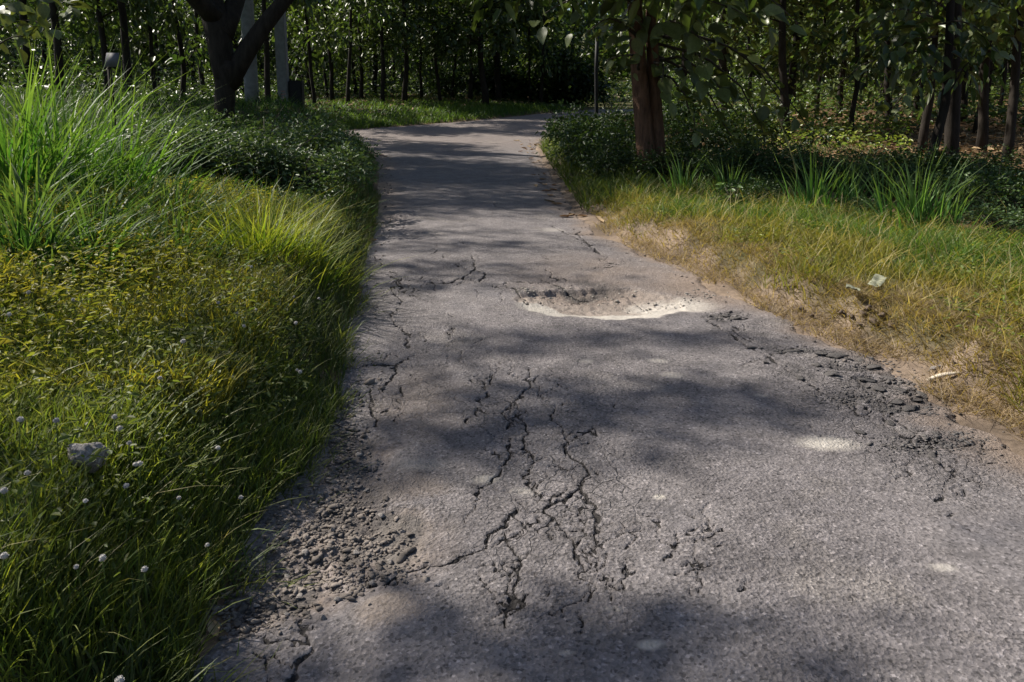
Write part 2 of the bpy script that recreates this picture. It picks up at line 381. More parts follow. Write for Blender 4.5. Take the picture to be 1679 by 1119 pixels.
def leaves(P, D, L, W, col, fold=0.25, droop=0.25):
    """ovate leaves folded on the midrib: 6 vertices, 2 quads. D: unit direction of the leaf axis"""
    n_ = len(P)
    up = np.array([0, 0, 1.0]) + rng.normal(0, 0.45, (n_, 3))
    S = np.cross(D, up); S /= np.linalg.norm(S, axis=1)[:, None]+1e-9
    Nn = np.cross(S, D)
    L = L[:, None]; W = W[:, None]
    b_ = P; tipv = P + D*L - np.array([0, 0, 1.0])*L*droop
    r1 = P + D*L*0.28 + S*W*0.42 + Nn*W*fold; r2 = P + D*L*0.68 + S*W*0.40 + Nn*W*fold*0.8 - np.array([0,0,1.0])*L*droop*0.45
    l1 = P + D*L*0.28 - S*W*0.42 + Nn*W*fold; l2 = P + D*L*0.68 - S*W*0.40 + Nn*W*fold*0.8 - np.array([0,0,1.0])*L*droop*0.45
    V = np.stack([b_, r1, r2, tipv, l2, l1], 1).reshape(-1, 3)
    i = (np.arange(n_)*6)[:, None]
    q = np.concatenate([i+np.array([0,1,2,3]), i+np.array([0,3,4,5])])
    return V, [q], np.repeat(col, 6, 0)

def rdir(n_, zlo=-0.6, zhi=0.7):
    z = rng.uniform(zlo, zhi, n_); a_ = rng.uniform(0, 6.283, n_); r_ = np.sqrt(1-z*z)
    return np.stack([r_*np.cos(a_), r_*np.sin(a_), z], 1)

def colvar(n_, c1, c2, v=0.18):
    t = rng.random((n_, 1)); c_ = np.array(c1)*(1-t)+np.array(c2)*t
    return c_*np.clip(1+rng.normal(0, v, (n_, 1)), 0.45, 1.7)

# ------------------------------------------------------------------ ground
gx = np.concatenate([-np.geomspace(420, 4.2, 90), np.linspace(-4.1, 5.0, 190), np.geomspace(5.1, 420, 95)])
gy = np.concatenate([-np.geomspace(420, 1.2, 30), np.linspace(-1, 1.4, 16), np.linspace(1.46, 14, 210), np.geomspace(14.1, 420, 130)])
GX, GY = np.meshgrid(gx, gy)
GZ = hgt(GX, GY)
DL = xl(GY)-GX; DR = GX-xr(GY)
n1 = vnoise(GX, GY, 1.2, 1)[..., None]; n2 = vnoise(GX, GY, 4.5, 2)[..., None]
cg = np.array([0.055,0.060,0.022])*(0.6+0.8*n1) + np.array([0.05,0.035,0.018])*n2
tan = np.array([0.185,0.142,0.108])*(0.5+0.9*n2); brown = np.array([0.17,0.115,0.075])*(0.7+0.6*n2)
t = np.clip(1-(DR-0.02-0.42*(n1[..., 0]-.3)-0.1*n2[..., 0])/0.30, 0, 1)[..., None]*(DR > -0.5)[..., None]; cg = cg*(1-t)+tan*t
t = (np.clip((DR-2.6)/1.2, 0, 1)*(GY < 70))[..., None]; lit = np.array([0.15,0.095,0.05])*(0.5+0.9*n2); cg = cg*(1-t)+lit*t
t = (sstep((DL-1.5)/2)*sstep((GY-8)/4))[..., None]; cg = cg*(1-t)+np.array([0.030,0.040,0.016])*(0.5+n2)*t
t = np.clip(1-(DL-0.02)/0.3, 0, 1)[..., None]*(DL > -0.5)[..., None]; cg = cg*(1-t)+brown*t
nx_, ny_ = len(gx), len(gy)
ii = (np.arange(ny_-1)[:, None]*nx_ + np.arange(nx_-1)[None]).ravel()
gm = mesh_np('ground', np.stack([GX, GY, GZ], -1).reshape(-1, 3), [np.stack([ii, ii+1, ii+nx_+1, ii+nx_], 1)], cg.reshape(-1, 3), smooth=True)
ob('ground', gm, 'soil', kind='structure')

# ------------------------------------------------------------------ road sheet with potholes, broken edges and cracks
def crop(pts, ox, oy, s):
    return [(ox+u/s, oy+v/s) for u, v in pts]
S8 = 2.797
A8 = lambda *p: crop(p, 560, 719, S8)
A6 = lambda *p: crop(p, 560, 380, S8)
A7 = lambda *p: crop(p, 1079, 380, S8)
A5 = lambda *p: crop(p, 0, 719, S8)
CR = [  # (image polyline, width factor)
 (A8((1020,60),(1110,140),(1130,190),(1090,250),(1040,295),(960,345)), 1.8),
 (A8((1100,250),(1140,330),(1175,380),(1165,440),(1150,470),(1200,530)), 1.5),
 (A8((1110,340),(1105,440),(1070,545),(1110,620),(1100,650),(1145,715),(1125,780)), 1.4),
 (A8((60,660),(200,660),(380,600),(520,575),(640,540),(680,465),(770,420),(795,350)), 1.5),
 (A8((830,600),(800,630),(770,690),(795,740),(770,800),(770,880)), 1.0),
 (A8((770,800),(745,770)), 0.8), (A8((930,360),(955,390),(910,440)), 1.2),
 (A8((890,90),(860,150),(850,200)), 1.2), (A8((770,90),(730,180),(640,250)), 1.4),
 (A8((1540,460),(1545,530)), 0.9), (A8((1660,630),(1640,640),(1590,640)), 0.8), (A8((1220,650),(1210,690)), 0.7),
 (A8((960,440),(970,490)), 0.9), (A8((690,600),(700,640)), 0.6),
 (A6((490,240),(560,215),(610,180),(600,120)), 1.5), (A6((610,180),(660,200),(640,230)), 1.0),
 (A6((210,200),(250,220),(280,280),(330,260),(420,235),(490,240)), 1.1),
 (A6((225,370),(240,430),(310,480),(300,540)), 1.2), (A6((490,480),(520,460)), 0.9),
 (A6((0,640),(100,620),(240,620),(240,660),(200,720)), 1.7), (A6((240,620),(310,590)), 0.8),
 (A6((130,720),(140,820),(155,900)), 1.4), (A6((270,720),(270,820)), 0.8), (A6((60,780),(130,730)), 1.0),
 (A6((870,640),(860,720),(800,800),(850,950),(830,1020),(890,1060)), 1.2),
 (A6((985,840),(965,880),(1030,960),(1020,1050)), 1.2), (A6((800,800),(740,850),(760,920)), 0.9),
 (A6((890,700),(920,780)), 0.8), (A6((700,660),(660,740)), 0.8),
 (A6((800,240),(960,240),(1090,290),(1180,285)), 2.0), (A6((1150,180),(1250,170)), 1.0),
 (A6((1080,10),(1130,60),(1180,110)), 1.3), (A6((1190,130),(1240,160)), 1.0),
 (A6((780,265),(860,335)), 1.8), (A6((960,190),(970,220)), 0.8),
 (A7((200,390),(300,460),(420,540),(520,600),(650,680),(740,750)), 1.5), (A7((510,580),(640,530)), 1.6),
 (A7((350,440),(380,490),(440,520)), 1.2), (A7((740,740),(850,790),(930,850)), 1.0),
 (A7((1040,900),(1130,950),(1200,1010),(1280,1080)), 1.2), (A7((1250,1000),(1380,995),(1450,985)), 1.1),
 (A7((1150,960),(1180,1000)), 1.0), (A7((860,770),(880,820),(950,850)), 0.9),
 (A5((1400,830),(1390,920),(1400,1000),(1350,1060),(1340,1119)), 1.5), (A5((1390,960),(1300,940)), 0.8),
 ([(1480,700),(1530,740),(1560,780),(1620,800)], 1.0), ([(1560,780),(1540,830)], 0.7),
 ([(905,372),(930,384),(960,400),(985,420)], 1.2), ([(640,470),(660,500)], 0.8),
]
rc = np.random.default_rng(77)
main_ = list(CR)
for k in range(160):
    pts, wf = main_[int(rc.integers(len(main_)))]
    i0 = int(rc.integers(len(pts))); px, py = pts[i0]
    sq = np.clip((py-158)/900, .25, .8); a_ = rc.uniform(0, 6.283); q = [(px, py)]
    for j in range(int(rc.integers(2, 7))):
        a_ += rc.normal(0, .7); st_ = rc.uniform(8, 24)*np.clip((py-120)/600, .4, 1.2)
        px += st_*math.cos(a_); py += st_*sq*math.sin(a_); q.append((px, min(py, 1118)))
    CR.append((q, rc.uniform(.2, .6)))
for k in range(120):
    px, py = [(900, 800), (690, 640), (820, 980), (640, 480), (930, 430), (1380, 640), (1500, 760), (760, 560), (1000, 860), (700, 420), (860, 620), (1130, 900)][k % 12]
    px += rc.normal(0, 90); py += rc.normal(0, 55); a_ = rc.uniform(0, 6.283); q = [(px, py)]
    for j in range(int(rc.integers(2, 6))):
        a_ += rc.normal(0, .8); st_ = rc.uniform(8, 22)*np.clip((py-120)/600, .4, 1.2)
        px += st_*math.cos(a_); py += st_*.5*math.sin(a_); q.append((px, min(py, 1118)))
    CR.append((q, rc.uniform(.15, .5)))
def ellipse_mask(x, y, px, py, rpx, rpy, soft=0.5):
    """image ellipse carried to the ground as an ellipse in metres"""
    cx, cyy = px_road(px, py); x1, _ = px_road(px+rpx, py); _, y0 = px_road(px, py+rpy); _, y1 = px_road(px, py-rpy)
    d = np.sqrt(((x-cx)/(x1-cx))**2 + ((y-cyy)/((y1-y0)/2))**2)
    return np.clip((1+soft/2-d)/soft, 0, 1), d, (cx, cyy)

ys = [-8.0]; 
while ys[-1] < 1.6: ys.append(ys[-1]+0.2)
while ys[-1] < 48: ys.append(ys[-1]*1.0033 if ys[-1] < 14 else ys[-1]*1.012)
ys = np.array(ys)
u = np.concatenate([np.linspace(0, .62, 310)[:-1], np.linspace(.62, 1, 120)]); ncol = len(u)
eL = xl(ys) - 0.16 + 0.05*wav(ys, ys*0, 5, 11) + 0.025*wav(ys, ys*0, 19, 12)
eR = xr(ys) + 0.03 + 0.10*wav(ys, ys*0, 3.2, 13) + 0.05*wav(ys, ys*0, 13, 14) + 0.02*wav(ys, ys*0, 41, 15)
RX = eL[:, None] + (eR-eL)[:, None]*u[None]; RY = np.repeat(ys[:, None], ncol, 1)
x_, y_ = RX.ravel(), RY.ravel()
z_ = zroad(y_) + 0.010*wav(x_, y_, 1.5, 21) + 0.005*wav(x_, y_, 4.2, 22)
edge = np.minimum(u, 1-u)[None]*(eR-eL)[:, None]; edge = edge.ravel()
z_ = z_ - 0.035*(1-sstep(edge/0.10)) + 0.025*(1-((u-0.5)*2)**2)[None].repeat(len(ys), 0).ravel()
near = (y_ < 16)
rough = np.zeros_like(z_); sandm = np.zeros_like(z_); darkm = np.zeros_like(z_); dirtm = np.zeros_like(z_)
wx = x_ + 0.05*wav(x_, y_, 7, 31) + 0.02*wav(x_, y_, 23, 32); wy = y_ + 0.07*wav(x_, y_, 6, 33) + 0.03*wav(x_, y_, 20, 34)
# the pothole half filled with pale sand
mk, d, pc = ellipse_mask(x_+.8*(wx-x_), y_+.8*(wy-y_), 985, 497, 140, 27, 0.10)
dish = 1-sstep(np.clip(d, 0, 1))
steep = sstep((wy-pc[1]-0.05)/0.2)*sstep((pc[0]+0.55-wx)/0.4)       # the far left rim breaks off sharply
lip = 1-sstep((d-0.94)/0.08)
z_ -= 0.018*lip + 0.075*dish**.7*(1-.35*steep) + 0.022*lip*steep
nearrim = sstep((pc[1]-0.02-wy-0.16*(d < .62))/0.10)
m2, d2, _ = ellipse_mask(wx, wy, 1100, 499, 70, 12, 0.7)
sandm = np.maximum(sandm, mk*(0.22+0.78*nearrim)*(0.8+0.2*vnoise(x_, y_, 9, 41))*(1-0.85*steep))
sandm = np.maximum(sandm, m2*0.85)
z_ -= 0.02*m2
rough = np.maximum(rough, mk*0.9*(1-.6*nearrim)); dirtm = np.maximum(dirtm, .6*mk*(1-nearrim))
mm, _, _ = ellipse_mask(wx, wy, 950, 474, 70, 11, .8); darkm = np.maximum(darkm, .7*mm*sstep((vnoise(x_, y_, 8, 40)-.3)/.3)); rough = np.maximum(rough, mm); z_ -= .02*mm  # broken far rim, its shadow also put into the colour
m3, d3, _ = ellipse_mask(wx, wy, 1010, 458, 150, 38, 0.9); dirtm = np.maximum(dirtm, 0.45*m3*(0.4+0.6*vnoise(x_, y_, 5, 42)))
# chalky worn spots
for (px, py, a, b2, s) in [(1357,734,44,10,1.0),(1065,1076,19,8,1.0),(1550,948,22,6,0.6),(1080,826,9,3.5,0.9),(1100,620,18,4,0.5),(1078,598,14,3,0.6),(962,600,10,3,0.5),(800,793,20,6,0.6),(860,815,22,6,0.4),(690,765,40,9,0.35),(1245,655,10,3,.5),(925,1086,12,4,.5),(1010,1010,18,4,.35),(905,378,16,3,.4)]:
    mm, _, _ = ellipse_mask(x_+0.3*(wx-x_), y_+0.3*(wy-y_), px, py, a, b2, 0.9); sandm = np.maximum(sandm, s*mm)
# left broken shoulder: loose stones, the asphalt gone
for (px, py, a, b2, s) in [(560,900,150,60,1.0),(470,960,120,60,1.0),(430,1010,100,40,.8),(560,830,80,35,.9),(640,880,80,40,.6),(575,770,60,50,.8)]:
    mm, d, _ = ellipse_mask(wx, wy, px, py, a, b2, 0.6)
    rough = np.maximum(rough, s*mm); dirtm = np.maximum(dirtm, 0.5*s*mm*(0.35+0.65*vnoise(x_, y_, 8, 43))); z_ -= 0.02*mm*s
    darkm = np.maximum(darkm, 0.75*mm*sstep((vnoise(x_, y_, 7, 44)-0.40)/0.25))
for (px, py, a, b2, s) in [(655,890,40,45,.6),(630,1000,50,35,.5),(670,800,60,22,.35),(690,660,60,50,.25)]:
    mm, d, _ = ellipse_mask(wx, wy, px, py, a, b2, 0.9); dirtm = np.maximum(dirtm, s*mm); sandm = np.maximum(sandm, 0.22*mm*s)
mm = sstep(1-edge/0.22)*(x_ < (xl(y_)+xr(y_))/2)*(0.5+0.5*vnoise(x_, y_, 6, 45)); rough = np.maximum(rough, 0.8*mm); dirtm = np.maximum(dirtm, 0.7*mm)
# right broken edge: dark lifted binder and crumbs
for (px, py, a, b2, s) in [(1320,578,55,10,1.0),(1400,600,80,22,1.0),(1470,635,70,28,1.0),(1500,672,60,18,.9),(1395,660,60,18,.6),(1500,735,70,22,.5),(1190,520,38,10,.9),(1250,545,40,8,.5),(1560,730,60,25,.4),(1350,610,70,18,.7)]:
    mm, d, _ = ellipse_mask(wx, wy, px, py, a, b2, 0.7)
    mm = mm*sstep((vnoise(x_, y_, 11, 46)-0.33)/0.25)
    rough = np.maximum(rough, .8*s*mm); darkm = np.maximum(darkm, 0.75*s*mm); z_ -= 0.012*mm*s
ed = edge*(x_ > (xl(y_)+xr(y_))/2) + 9*(x_ <= (xl(y_)+xr(y_))/2)
mm = sstep(1-(ed-0.12*wav(x_, y_, 2.5, 47)-0.05*wav(x_, y_, 9, 49))/0.42); dirtm = np.maximum(dirtm, 0.85*mm*(0.55+0.45*vnoise(x_, y_, 5, 48)))
mm, _, _ = ellipse_mask(wx, wy, 1180, 470, 120, 28, 1.0); dirtm = np.maximum(dirtm, 0.7*mm)
mm = sstep((y_-19)/6); dirtm = np.maximum(dirtm, 0.25*mm)
el = edge + 9*(x_ > (xl(y_)+xr(y_))/2); mm = sstep(1-(el-.2*wav(x_, y_, 1.5, 50))/.75)*sstep((y_-9)/3); dirtm = np.maximum(dirtm, .9*mm)
# cracks
crk = np.zeros_like(z_)
idx = np.where(near & (y_ > 1.2))[0]
cxw = x_[idx] + 0.020*wav(x_[idx], y_[idx], 24, 51) + 0.012*wav(x_[idx], y_[idx], 60, 52)
cyw = y_[idx] + 0.020*wav(x_[idx], y_[idx], 20, 53) + 0.010*wav(x_[idx], y_[idx], 50, 54)
cw = np.zeros(len(idx))
for pts, wf in CR:
    g = np.array([px_road(*p) for p in pts])
    for a_, b_ in zip(g[:-1], g[1:]):
        lo = np.minimum(a_, b_)-0.15; hi = np.maximum(a_, b_)+0.15
        s = np.where((cxw > lo[0]) & (cxw < hi[0]) & (cyw > lo[1]) & (cyw < hi[1]))[0]
        if len(s) == 0: continue
        ab = b_-a_; L2 = ab@ab+1e-9
        tt = np.clip(((cxw[s]-a_[0])*ab[0]+(cyw[s]-a_[1])*ab[1])/L2, 0, 1)
        dist = np.hypot(cxw[s]-a_[0]-tt*ab[0], (cyw[s]-a_[1]-tt*ab[1])*0.8)
        wid = (.35+.45*wf)*(0.0030+0.0009*y_[idx][s])*(0.55+0.9*vnoise(cxw[s], cyw[s], 8, 55))
        cw[s] = np.maximum(cw[s], np.clip(1-dist/(4*wid), 0, 1))
worn = np.zeros_like(z_)
for (px, py, a, b2, s) in [(900,830,220,130,1.0),(700,640,150,90,.9),(820,990,200,60,.7),(660,500,110,60,.8),(930,430,130,40,.9),(1380,640,160,70,.9),(1560,780,120,60,.8),(700,800,110,70,.9),(860,690,180,70,.8),(1250,560,100,30,.6),(1050,880,260,150,.55),(760,440,140,50,.8),(1000,600,200,60,.5)]:
    mm, _, _ = ellipse_mask(wx, wy, px, py, a, b2, 1.2); worn = np.maximum(worn, s*mm)
crk[idx] = cw
z_ -= 0.016*np.clip((crk-.66)/.28, 0, 1)
z_ += rough*(0.018*(vnoise(x_, y_, 22, 61)-0.4) + 0.010*(vnoise(x_, y_, 60, 62)-0.5))
z_ += near*0.003*(vnoise(x_, y_, 45, 63)-0.5)
nr = len(ys)
ii = (np.arange(nr-1)[:, None]*ncol + np.arange(ncol-1)[None]).ravel()
rm = mesh_np('road', np.stack([x_, y_, z_], 1), [np.stack([ii, ii+1, ii+ncol+1, ii+ncol], 1)], np.stack([sandm, darkm, dirtm, worn], 1), smooth=True, attr='mask')
ca_ = rm.attributes.new('crack', 'FLOAT', 'POINT'); ca_.data.foreach_set('value', crk.astype(np.float32))
ob('road', rm, 'asphalt', kind='structure')
def road_z(x, y):
    """height of the road sheet near a point (nearest vertex)"""
    r = int(np.clip(np.searchsorted(ys, y), 0, nr-1)); k = int(np.argmin(np.abs(u-(x-eL[r])/(eR[r]-eL[r]))))
    return float(z_[r*ncol+k])

# ------------------------------------------------------------------ loose stones and crumbs
def pebble_mesh(n_var, sub=1, seed=0, flat=0.7):
    out_ = []
    import bmesh
    r_ = np.random.default_rng(seed)
    for k in range(n_var):
        bm = bmesh.new(); bmesh.ops.create_icosphere(bm, subdivisions=sub, radius=0.5)
        v = np.array([q.co[:] for q in bm.verts]); f = np.array([[q.index for q in p.verts] for p in bm.faces]); bm.free()
        for _ in range(9):
            nrm = r_.normal(0, 1, 3); nrm /= np.linalg.norm(nrm); dpl = r_.uniform(0.14, 0.30)
            s = v@nrm; v = v - np.clip(s-dpl, 0, 9)[:, None]*nrm
        v = v*np.array([r_.uniform(0.8, 1.25), r_.uniform(0.7, 1.1), flat*r_.uniform(0.7, 1.1)])
        out_.append((v, f))
    return out_
peb = pebble_mesh(6, 1, 3)
def scatter_stones(name, X, Y, S, mat, kind='stuff', flat=1.0):
    parts = []
    for i in range(len(X)):
        v, f = peb[i % 6]; a_ = random.uniform(0, 6.28); c_, s_ = math.cos(a_), math.sin(a_)
        vv = v*S[i]*np.array([1, 1, flat]); vv = np.stack([vv[:, 0]*c_-vv[:, 1]*s_, vv[:, 0]*s_+vv[:, 1]*c_, vv[:, 2]], 1)
        z = max(road_z(X[i], Y[i]) if xl(Y[i])-0.06 < X[i] < xr(Y[i])+0.05 else -9, float(hgt(X[i], Y[i])))
        parts.append((vv+np.array([X[i], Y[i], z+S[i]*0.12*flat]), [f]))
    V, fs = join(parts)
    return ob(name, mesh_np(name, V, fs), mat, kind=kind)
def sample_px(n_, blobs):
    bl = np.array(blobs, float)[rng.integers(len(blobs), size=n_)]
    return px_road_many(bl[:, 0]+rng.normal(0, 1, n_)*bl[:, 2]*.5, bl[:, 1]+rng.normal(0, 1, n_)*bl[:, 3]*.5)
X, Y = sample_px(3800, [(530,890,130,50),(450,950,120,55),(400,1005,90,40),(540,830,80,35),(590,890,80,35),(575,760,45,60),(560,700,30,60),(570,940,110,30),(500,860,80,60)])
g_ = scatter_stones('gravel', X, Y, rng.gamma(1.7, 0.0075, len(X))+0.006, 'gravel_mix', flat=.8); g_['label'] = 'loose brown gravel on the broken shoulder of the road'; g_['category'] = 'gravel'
X, Y = sample_px(2600, [(1320,578,55,6),(1400,600,80,16),(1470,635,70,22),(1500,672,60,14),(1395,655,60,14),(1500,735,70,16),(1190,520,38,7),(1560,725,60,16)])
g_ = scatter_stones('asphalt_crumbs', X, Y, rng.gamma(2.0, 0.006, len(X))+0.006, 'asphalt_chunk', flat=.45); g_['label'] = 'dark asphalt crumbs along the crumbling edge beside dry grass'; g_['category'] = 'rubble'
X, Y = [], []
for i in range(900):
    y = float(rng.uniform(2, 24)); s = rng.random() < 0.5
    X.append(float(xl(y)+rng.uniform(-0.05, 0.25)) if s else float(xr(y)+rng.uniform(-0.3, 0.3))); Y.append(y)
g_ = scatter_stones('pebbles', X, Y, rng.gamma(2.0, 0.008, len(X))+0.008, 'gravel_mix'); g_['label'] = 'scattered small pebbles along both road edges'; g_['category'] = 'pebbles'
X, Y = sample_px(420, [(960,478,70,9),(900,482,45,10),(1010,488,90,10),(1100,494,70,8),(860,480,20,6),(1150,485,40,8)])
g_ = scatter_stones('grit', X, Y, rng.gamma(1.6, 0.008, len(X))+0.007, 'pothole_grit', flat=.7); g_['label'] = 'loose grit and crumbs lying in the sandy pothole'; g_['category'] = 'grit'
peb2 = pebble_mesh(6, 2, 9, 0.75)
pm = [mesh_np('stone', v, [f]) for v, f in peb2]
for i, (px, py, s) in enumerate([(625,845,.055),(600,800,.05),(590,745,.06),(545,870,.045),(500,905,.05),(470,935,.045),(420,985,.05),(412,1008,.06),(555,985,.04),(530,1020,.045),(470,1005,.04),(640,915,.045),(610,955,.04),(585,905,.05),(520,860,.045),(570,830,.04),(400,1030,.035),(660,870,.035),(450,900,.05),(490,975,.05)]):
    x, y = px_road(px, py)
    ob('stone', pm[i % 6], 'stone', loc=(x, y, road_z(x, y)+s*0.12), rot=(0, 0, random.uniform(0, 6)), scale=s*.75,
       label='small angular pale stone lying in the loose gravel of the road shoulder', cat='stone', group='larger stones in the shoulder gravel')
cm = [mesh_np('asphalt_chunk', v*np.array([1.5, 1, 0.4]), [f]) for v, f in peb2]
for i, (px, py, s) in enumerate([(1300,577,.12),(1345,585,.10),(1375,588,.10),(1410,590,.08),(1430,605,.08),(1455,620,.09),(1478,640,.08),(1500,655,.08),(1512,645,.07),(1340,605,.09),(1360,620,.08),(1420,625,.09),(1440,640,.08),(1470,660,.07),(1495,672,.08),(1190,520,.10),(1205,525,.08),(1232,575,.07),(1255,600,.06),(1310,625,.06),(1530,752,.05),(1537,765,.05),(1460,700,.06),(1410,715,.05)]):
    x, y = px_road(px, py)
    ob('asphalt_chunk', cm[i % 6], 'asphalt_chunk', loc=(x, y, road_z(x, y)+s*0.1), rot=(random.uniform(-.2, .2), random.uniform(-.2, .2), random.uniform(0, 6)), scale=s,
       label='dark broken asphalt chunk on the crumbling road edge beside the dry grass', cat='asphalt chunk', group='asphalt chunks on the crumbling road edge')

# ------------------------------------------------------------------ grass
TXT = []
def grass_obj(name, batches, label, cat='grass'):
    Vs, Q, T_, Cc, off = [], [], [], [], 0
    for V, (q, t), c_ in batches:
        Vs.append(V); Q.append(q+off); T_.append(t+off); Cc.append(c_); off += len(V)
    me = mesh_np(name, np.concatenate(Vs), [np.concatenate(Q), np.concatenate(T_)], np.concatenate(Cc))
    return ob(name, me, 'grass', kind='stuff', label=label, cat=cat)

def strip(n_, y0, y1, d0, d1, side, logy=True):
    """positions on a verge: y log-uniform, d metres away from the road edge"""
    y = np.exp(rng.uniform(math.log(y0), math.log(y1), n_)) if logy else rng.uniform(y0, y1, n_)
    d = rng.uniform(d0, d1, n_)
    x = xl(y)-d if side < 0 else xr(y)+d
    return x, y, d
def onground(x, y): return np.stack([x, y, hgt(x, y)-0.01], 1)
def inview(x, y, mrg=0.08):
    dep = y*math.cos(PITCH)+0.4
    return np.abs(x)/np.maximum(dep, .1) < 0.66+mrg

YEL = (0.23,0.195,0.035); OLV = (0.145,0.155,0.028); GRN = (0.060,0.125,0.022); DGR = (0.035,0.075,0.022); BRT = (0.10,0.19,0.025); DRY = (0.27,0.21,0.11); PALE = (0.38,0.32,0.19)
def batch(x, y, hlo, hhi, wlo, whi, c1, c2, lean=(0.1,0.5), curve=(0.1,0.6), ang=None, tipc=None, mult=None):
    n_ = len(x)
    H = rng.uniform(hlo, hhi, n_)
    if mult is not None: H = H*mult
    W = rng.uniform(wlo, whi, n_)
    a_ = rng.uniform(0, 6.283, n_) if ang is None else rng.normal(ang[0], ang[1], n_)
    col = colvar(n_, c1, c2)
    tip = None if tipc is None else colvar(n_, tipc, tipc)
    return blades(onground(x, y), H, W, a_, rng.uniform(*lean, n_), rng.uniform(*curve, n_), col, tip)

B = []
UP = (0.0, 0.55); CV = (0.05, 0.6)
# left verge, near: mixed upright green blades
x, y, d = strip(46000, 1.7, 4.2, 0.0, 2.9, -1); k = inview(x, y); x, y, d = x[k], y[k], d[k]
pn = vnoise(x, y, 2.2, 70); k = pn > .45
B.append(batch(x[k], y[k], 0.05, 0.18, 0.003, 0.007, (0.12,0.19,0.034), (0.21,0.24,0.046), UP, CV, mult=0.5+0.9*pn[k]))
B.append(batch(x[~k], y[~k], 0.04, 0.12, 0.003, 0.006, (0.08,0.15,0.03), (0.16,0.21,0.042), UP, CV, mult=0.6+0.9*pn[~k]))
x, y, d = strip(1100, 1.8, 3.8, 0.0, 2.6, -1); B.append(batch(x, y, 0.14, 0.26, 0.003, 0.006, (0.12,0.15,0.04), (0.26,0.23,0.10), (0.1,1.0), (0.1,0.8)))
# left verge, middle: yellow olive low weeds
x, y, d = strip(72000, 3.0, 9.0, 0.35, 5.5, -1); k = inview(x, y); x, y, d = x[k], y[k], d[k]
pn = vnoise(x, y, 0.9, 71)*0.6+vnoise(x, y, 3.1, 75)*0.4; k = pn > 0.40
B.append(batch(x[k], y[k], 0.04, 0.21, 0.004, 0.011, (0.29,0.255,0.045), (0.19,0.21,0.036), UP, CV, mult=0.45+1.1*vnoise(x[k], y[k], 3, 76)))
k = ~k
B.append(batch(x[k], y[k], 0.03, 0.13, 0.004, 0.009, (0.19,0.20,0.036), (0.12,0.17,0.03), UP, CV))
# road edge: broad blades, darkened in colour for the bank's shaded side, some hanging over
x, y, d = strip(19000, 1.75, 13, -0.02, 0.9, -1)
B.append(batch(x, y, 0.06, 0.23, 0.004, 0.011, (0.05,0.085,0.026), (0.11,0.13,0.045), (0.0,0.5), CV, mult=0.6+0.7*vnoise(x, y, 1.6, 72)))
x, y, d = strip(2600, 2.6, 12, 0.05, 1.0, -1)
B.append(batch(x, y, 0.10, 0.22, 0.006, 0.012, (0.09,0.125,0.04), (0.18,0.19,0.08), (0.1,0.9), (0.1,0.8)))
x, y, d = strip(5200, 1.8, 12, -0.22, 0.12, -1); k = vnoise(x, y, 3.2, 85) > .52+.9*np.clip(-d, 0, 1); x, y = x[k], y[k]
B.append(batch(x, y, 0.05, 0.16, 0.004, 0.009, (0.06,0.10,0.028), (0.14,0.15,0.05), (0.2,1.2), (0.1,0.9)))
# left, farther: greener and taller
x, y, d = strip(22000, 6.0, 22, 0.1, 9.0, -1); k = inview(x, y); x, y, d = x[k], y[k], d[k]
B.append(batch(x, y, 0.08, 0.32, 0.010, 0.020, (0.03,0.09,0.02), (0.07,0.13,0.03), (0.1,0.9), (0.2,0.8)))
grass_obj('left_verge_grass', B, 'rough green and yellowish grass and weeds covering the bank along the shadowed road edge')

# low broad leaved weeds creeping through the bank
x, y, d = strip(60000, 2.0, 8.5, 0.12, 4.8, -1); k = inview(x, y); x, y, d = x[k], y[k], d[k]
pn = vnoise(x, y, 1.0, 77)*0.55+vnoise(x, y, 3.7, 78)*0.45; k = (pn > 0.36) & (rng.random(len(x)) < np.clip((y-1.5)/2.0, .3, 1)); x, y, d, pn = x[k], y[k], d[k], pn[k]; n_ = len(x)
P_ = onground(x, y); P_[:, 2] += rng.uniform(0.01, 0.21, n_)*(0.3+1.4*pn)
t_ = np.clip((d-0.5)/0.6, 0, 1)[:, None]
cl = colvar(n_, (0.08,0.12,0.03), (0.13,0.15,0.045))*(1-t_) + colvar(n_, (0.15,0.19,0.036), (0.27,0.24,0.05))*t_
V, fs, c_ = leaves(P_, rdir(n_, -.3, .7), rng.uniform(.016, .055, n_), rng.uniform(.007, .022, n_), cl, .2, .2)
ob('creeping_weeds', mesh_np('creeping_weeds', V, fs, c_), 'grass', kind='stuff', label='low yellowish broad leaved weeds creeping over the grassy bank', cat='weeds')

x, y, d = strip(16000, 3.2, 13, 0.4, 3.0, 1); k = vnoise(x, y, 1.7, 84) > .48; x, y, d = x[k], y[k], d[k]; n_ = len(x)
P_ = onground(x, y); P_[:, 2] += rng.uniform(0.02, 0.16, n_)
V, fs, c_ = leaves(P_, rdir(n_, -.3, .7), rng.uniform(.02, .055, n_), rng.uniform(.01, .024, n_), colvar(n_, (0.10,0.15,0.03), (0.20,0.19,0.045)), .2, .2)
ob('creeping_weeds', mesh_np('creeping_weeds', V, fs, c_), 'grass', kind='stuff', label='low broad leaved weeds scattered through the sunny verge grass', cat='weeds')
B = []
x, y, d = strip(46000, 3.2, 14, 0.20, 2.9, 1); k = inview(x, y); x, y, d = x[k], y[k], d[k]
mix = np.clip(d/1.7+0.9*(vnoise(x, y, 1.3, 73)-0.5)+0.2*sstep((y-7)/4)-.05, 0, 1); k = mix < 0.30
B.append(batch(x[k], y[k], 0.05, 0.13, 0.004, 0.009, DRY, YEL, (0.2,1.0), (0.2,0.9)))
k = (mix >= 0.30) & (mix < 0.75)
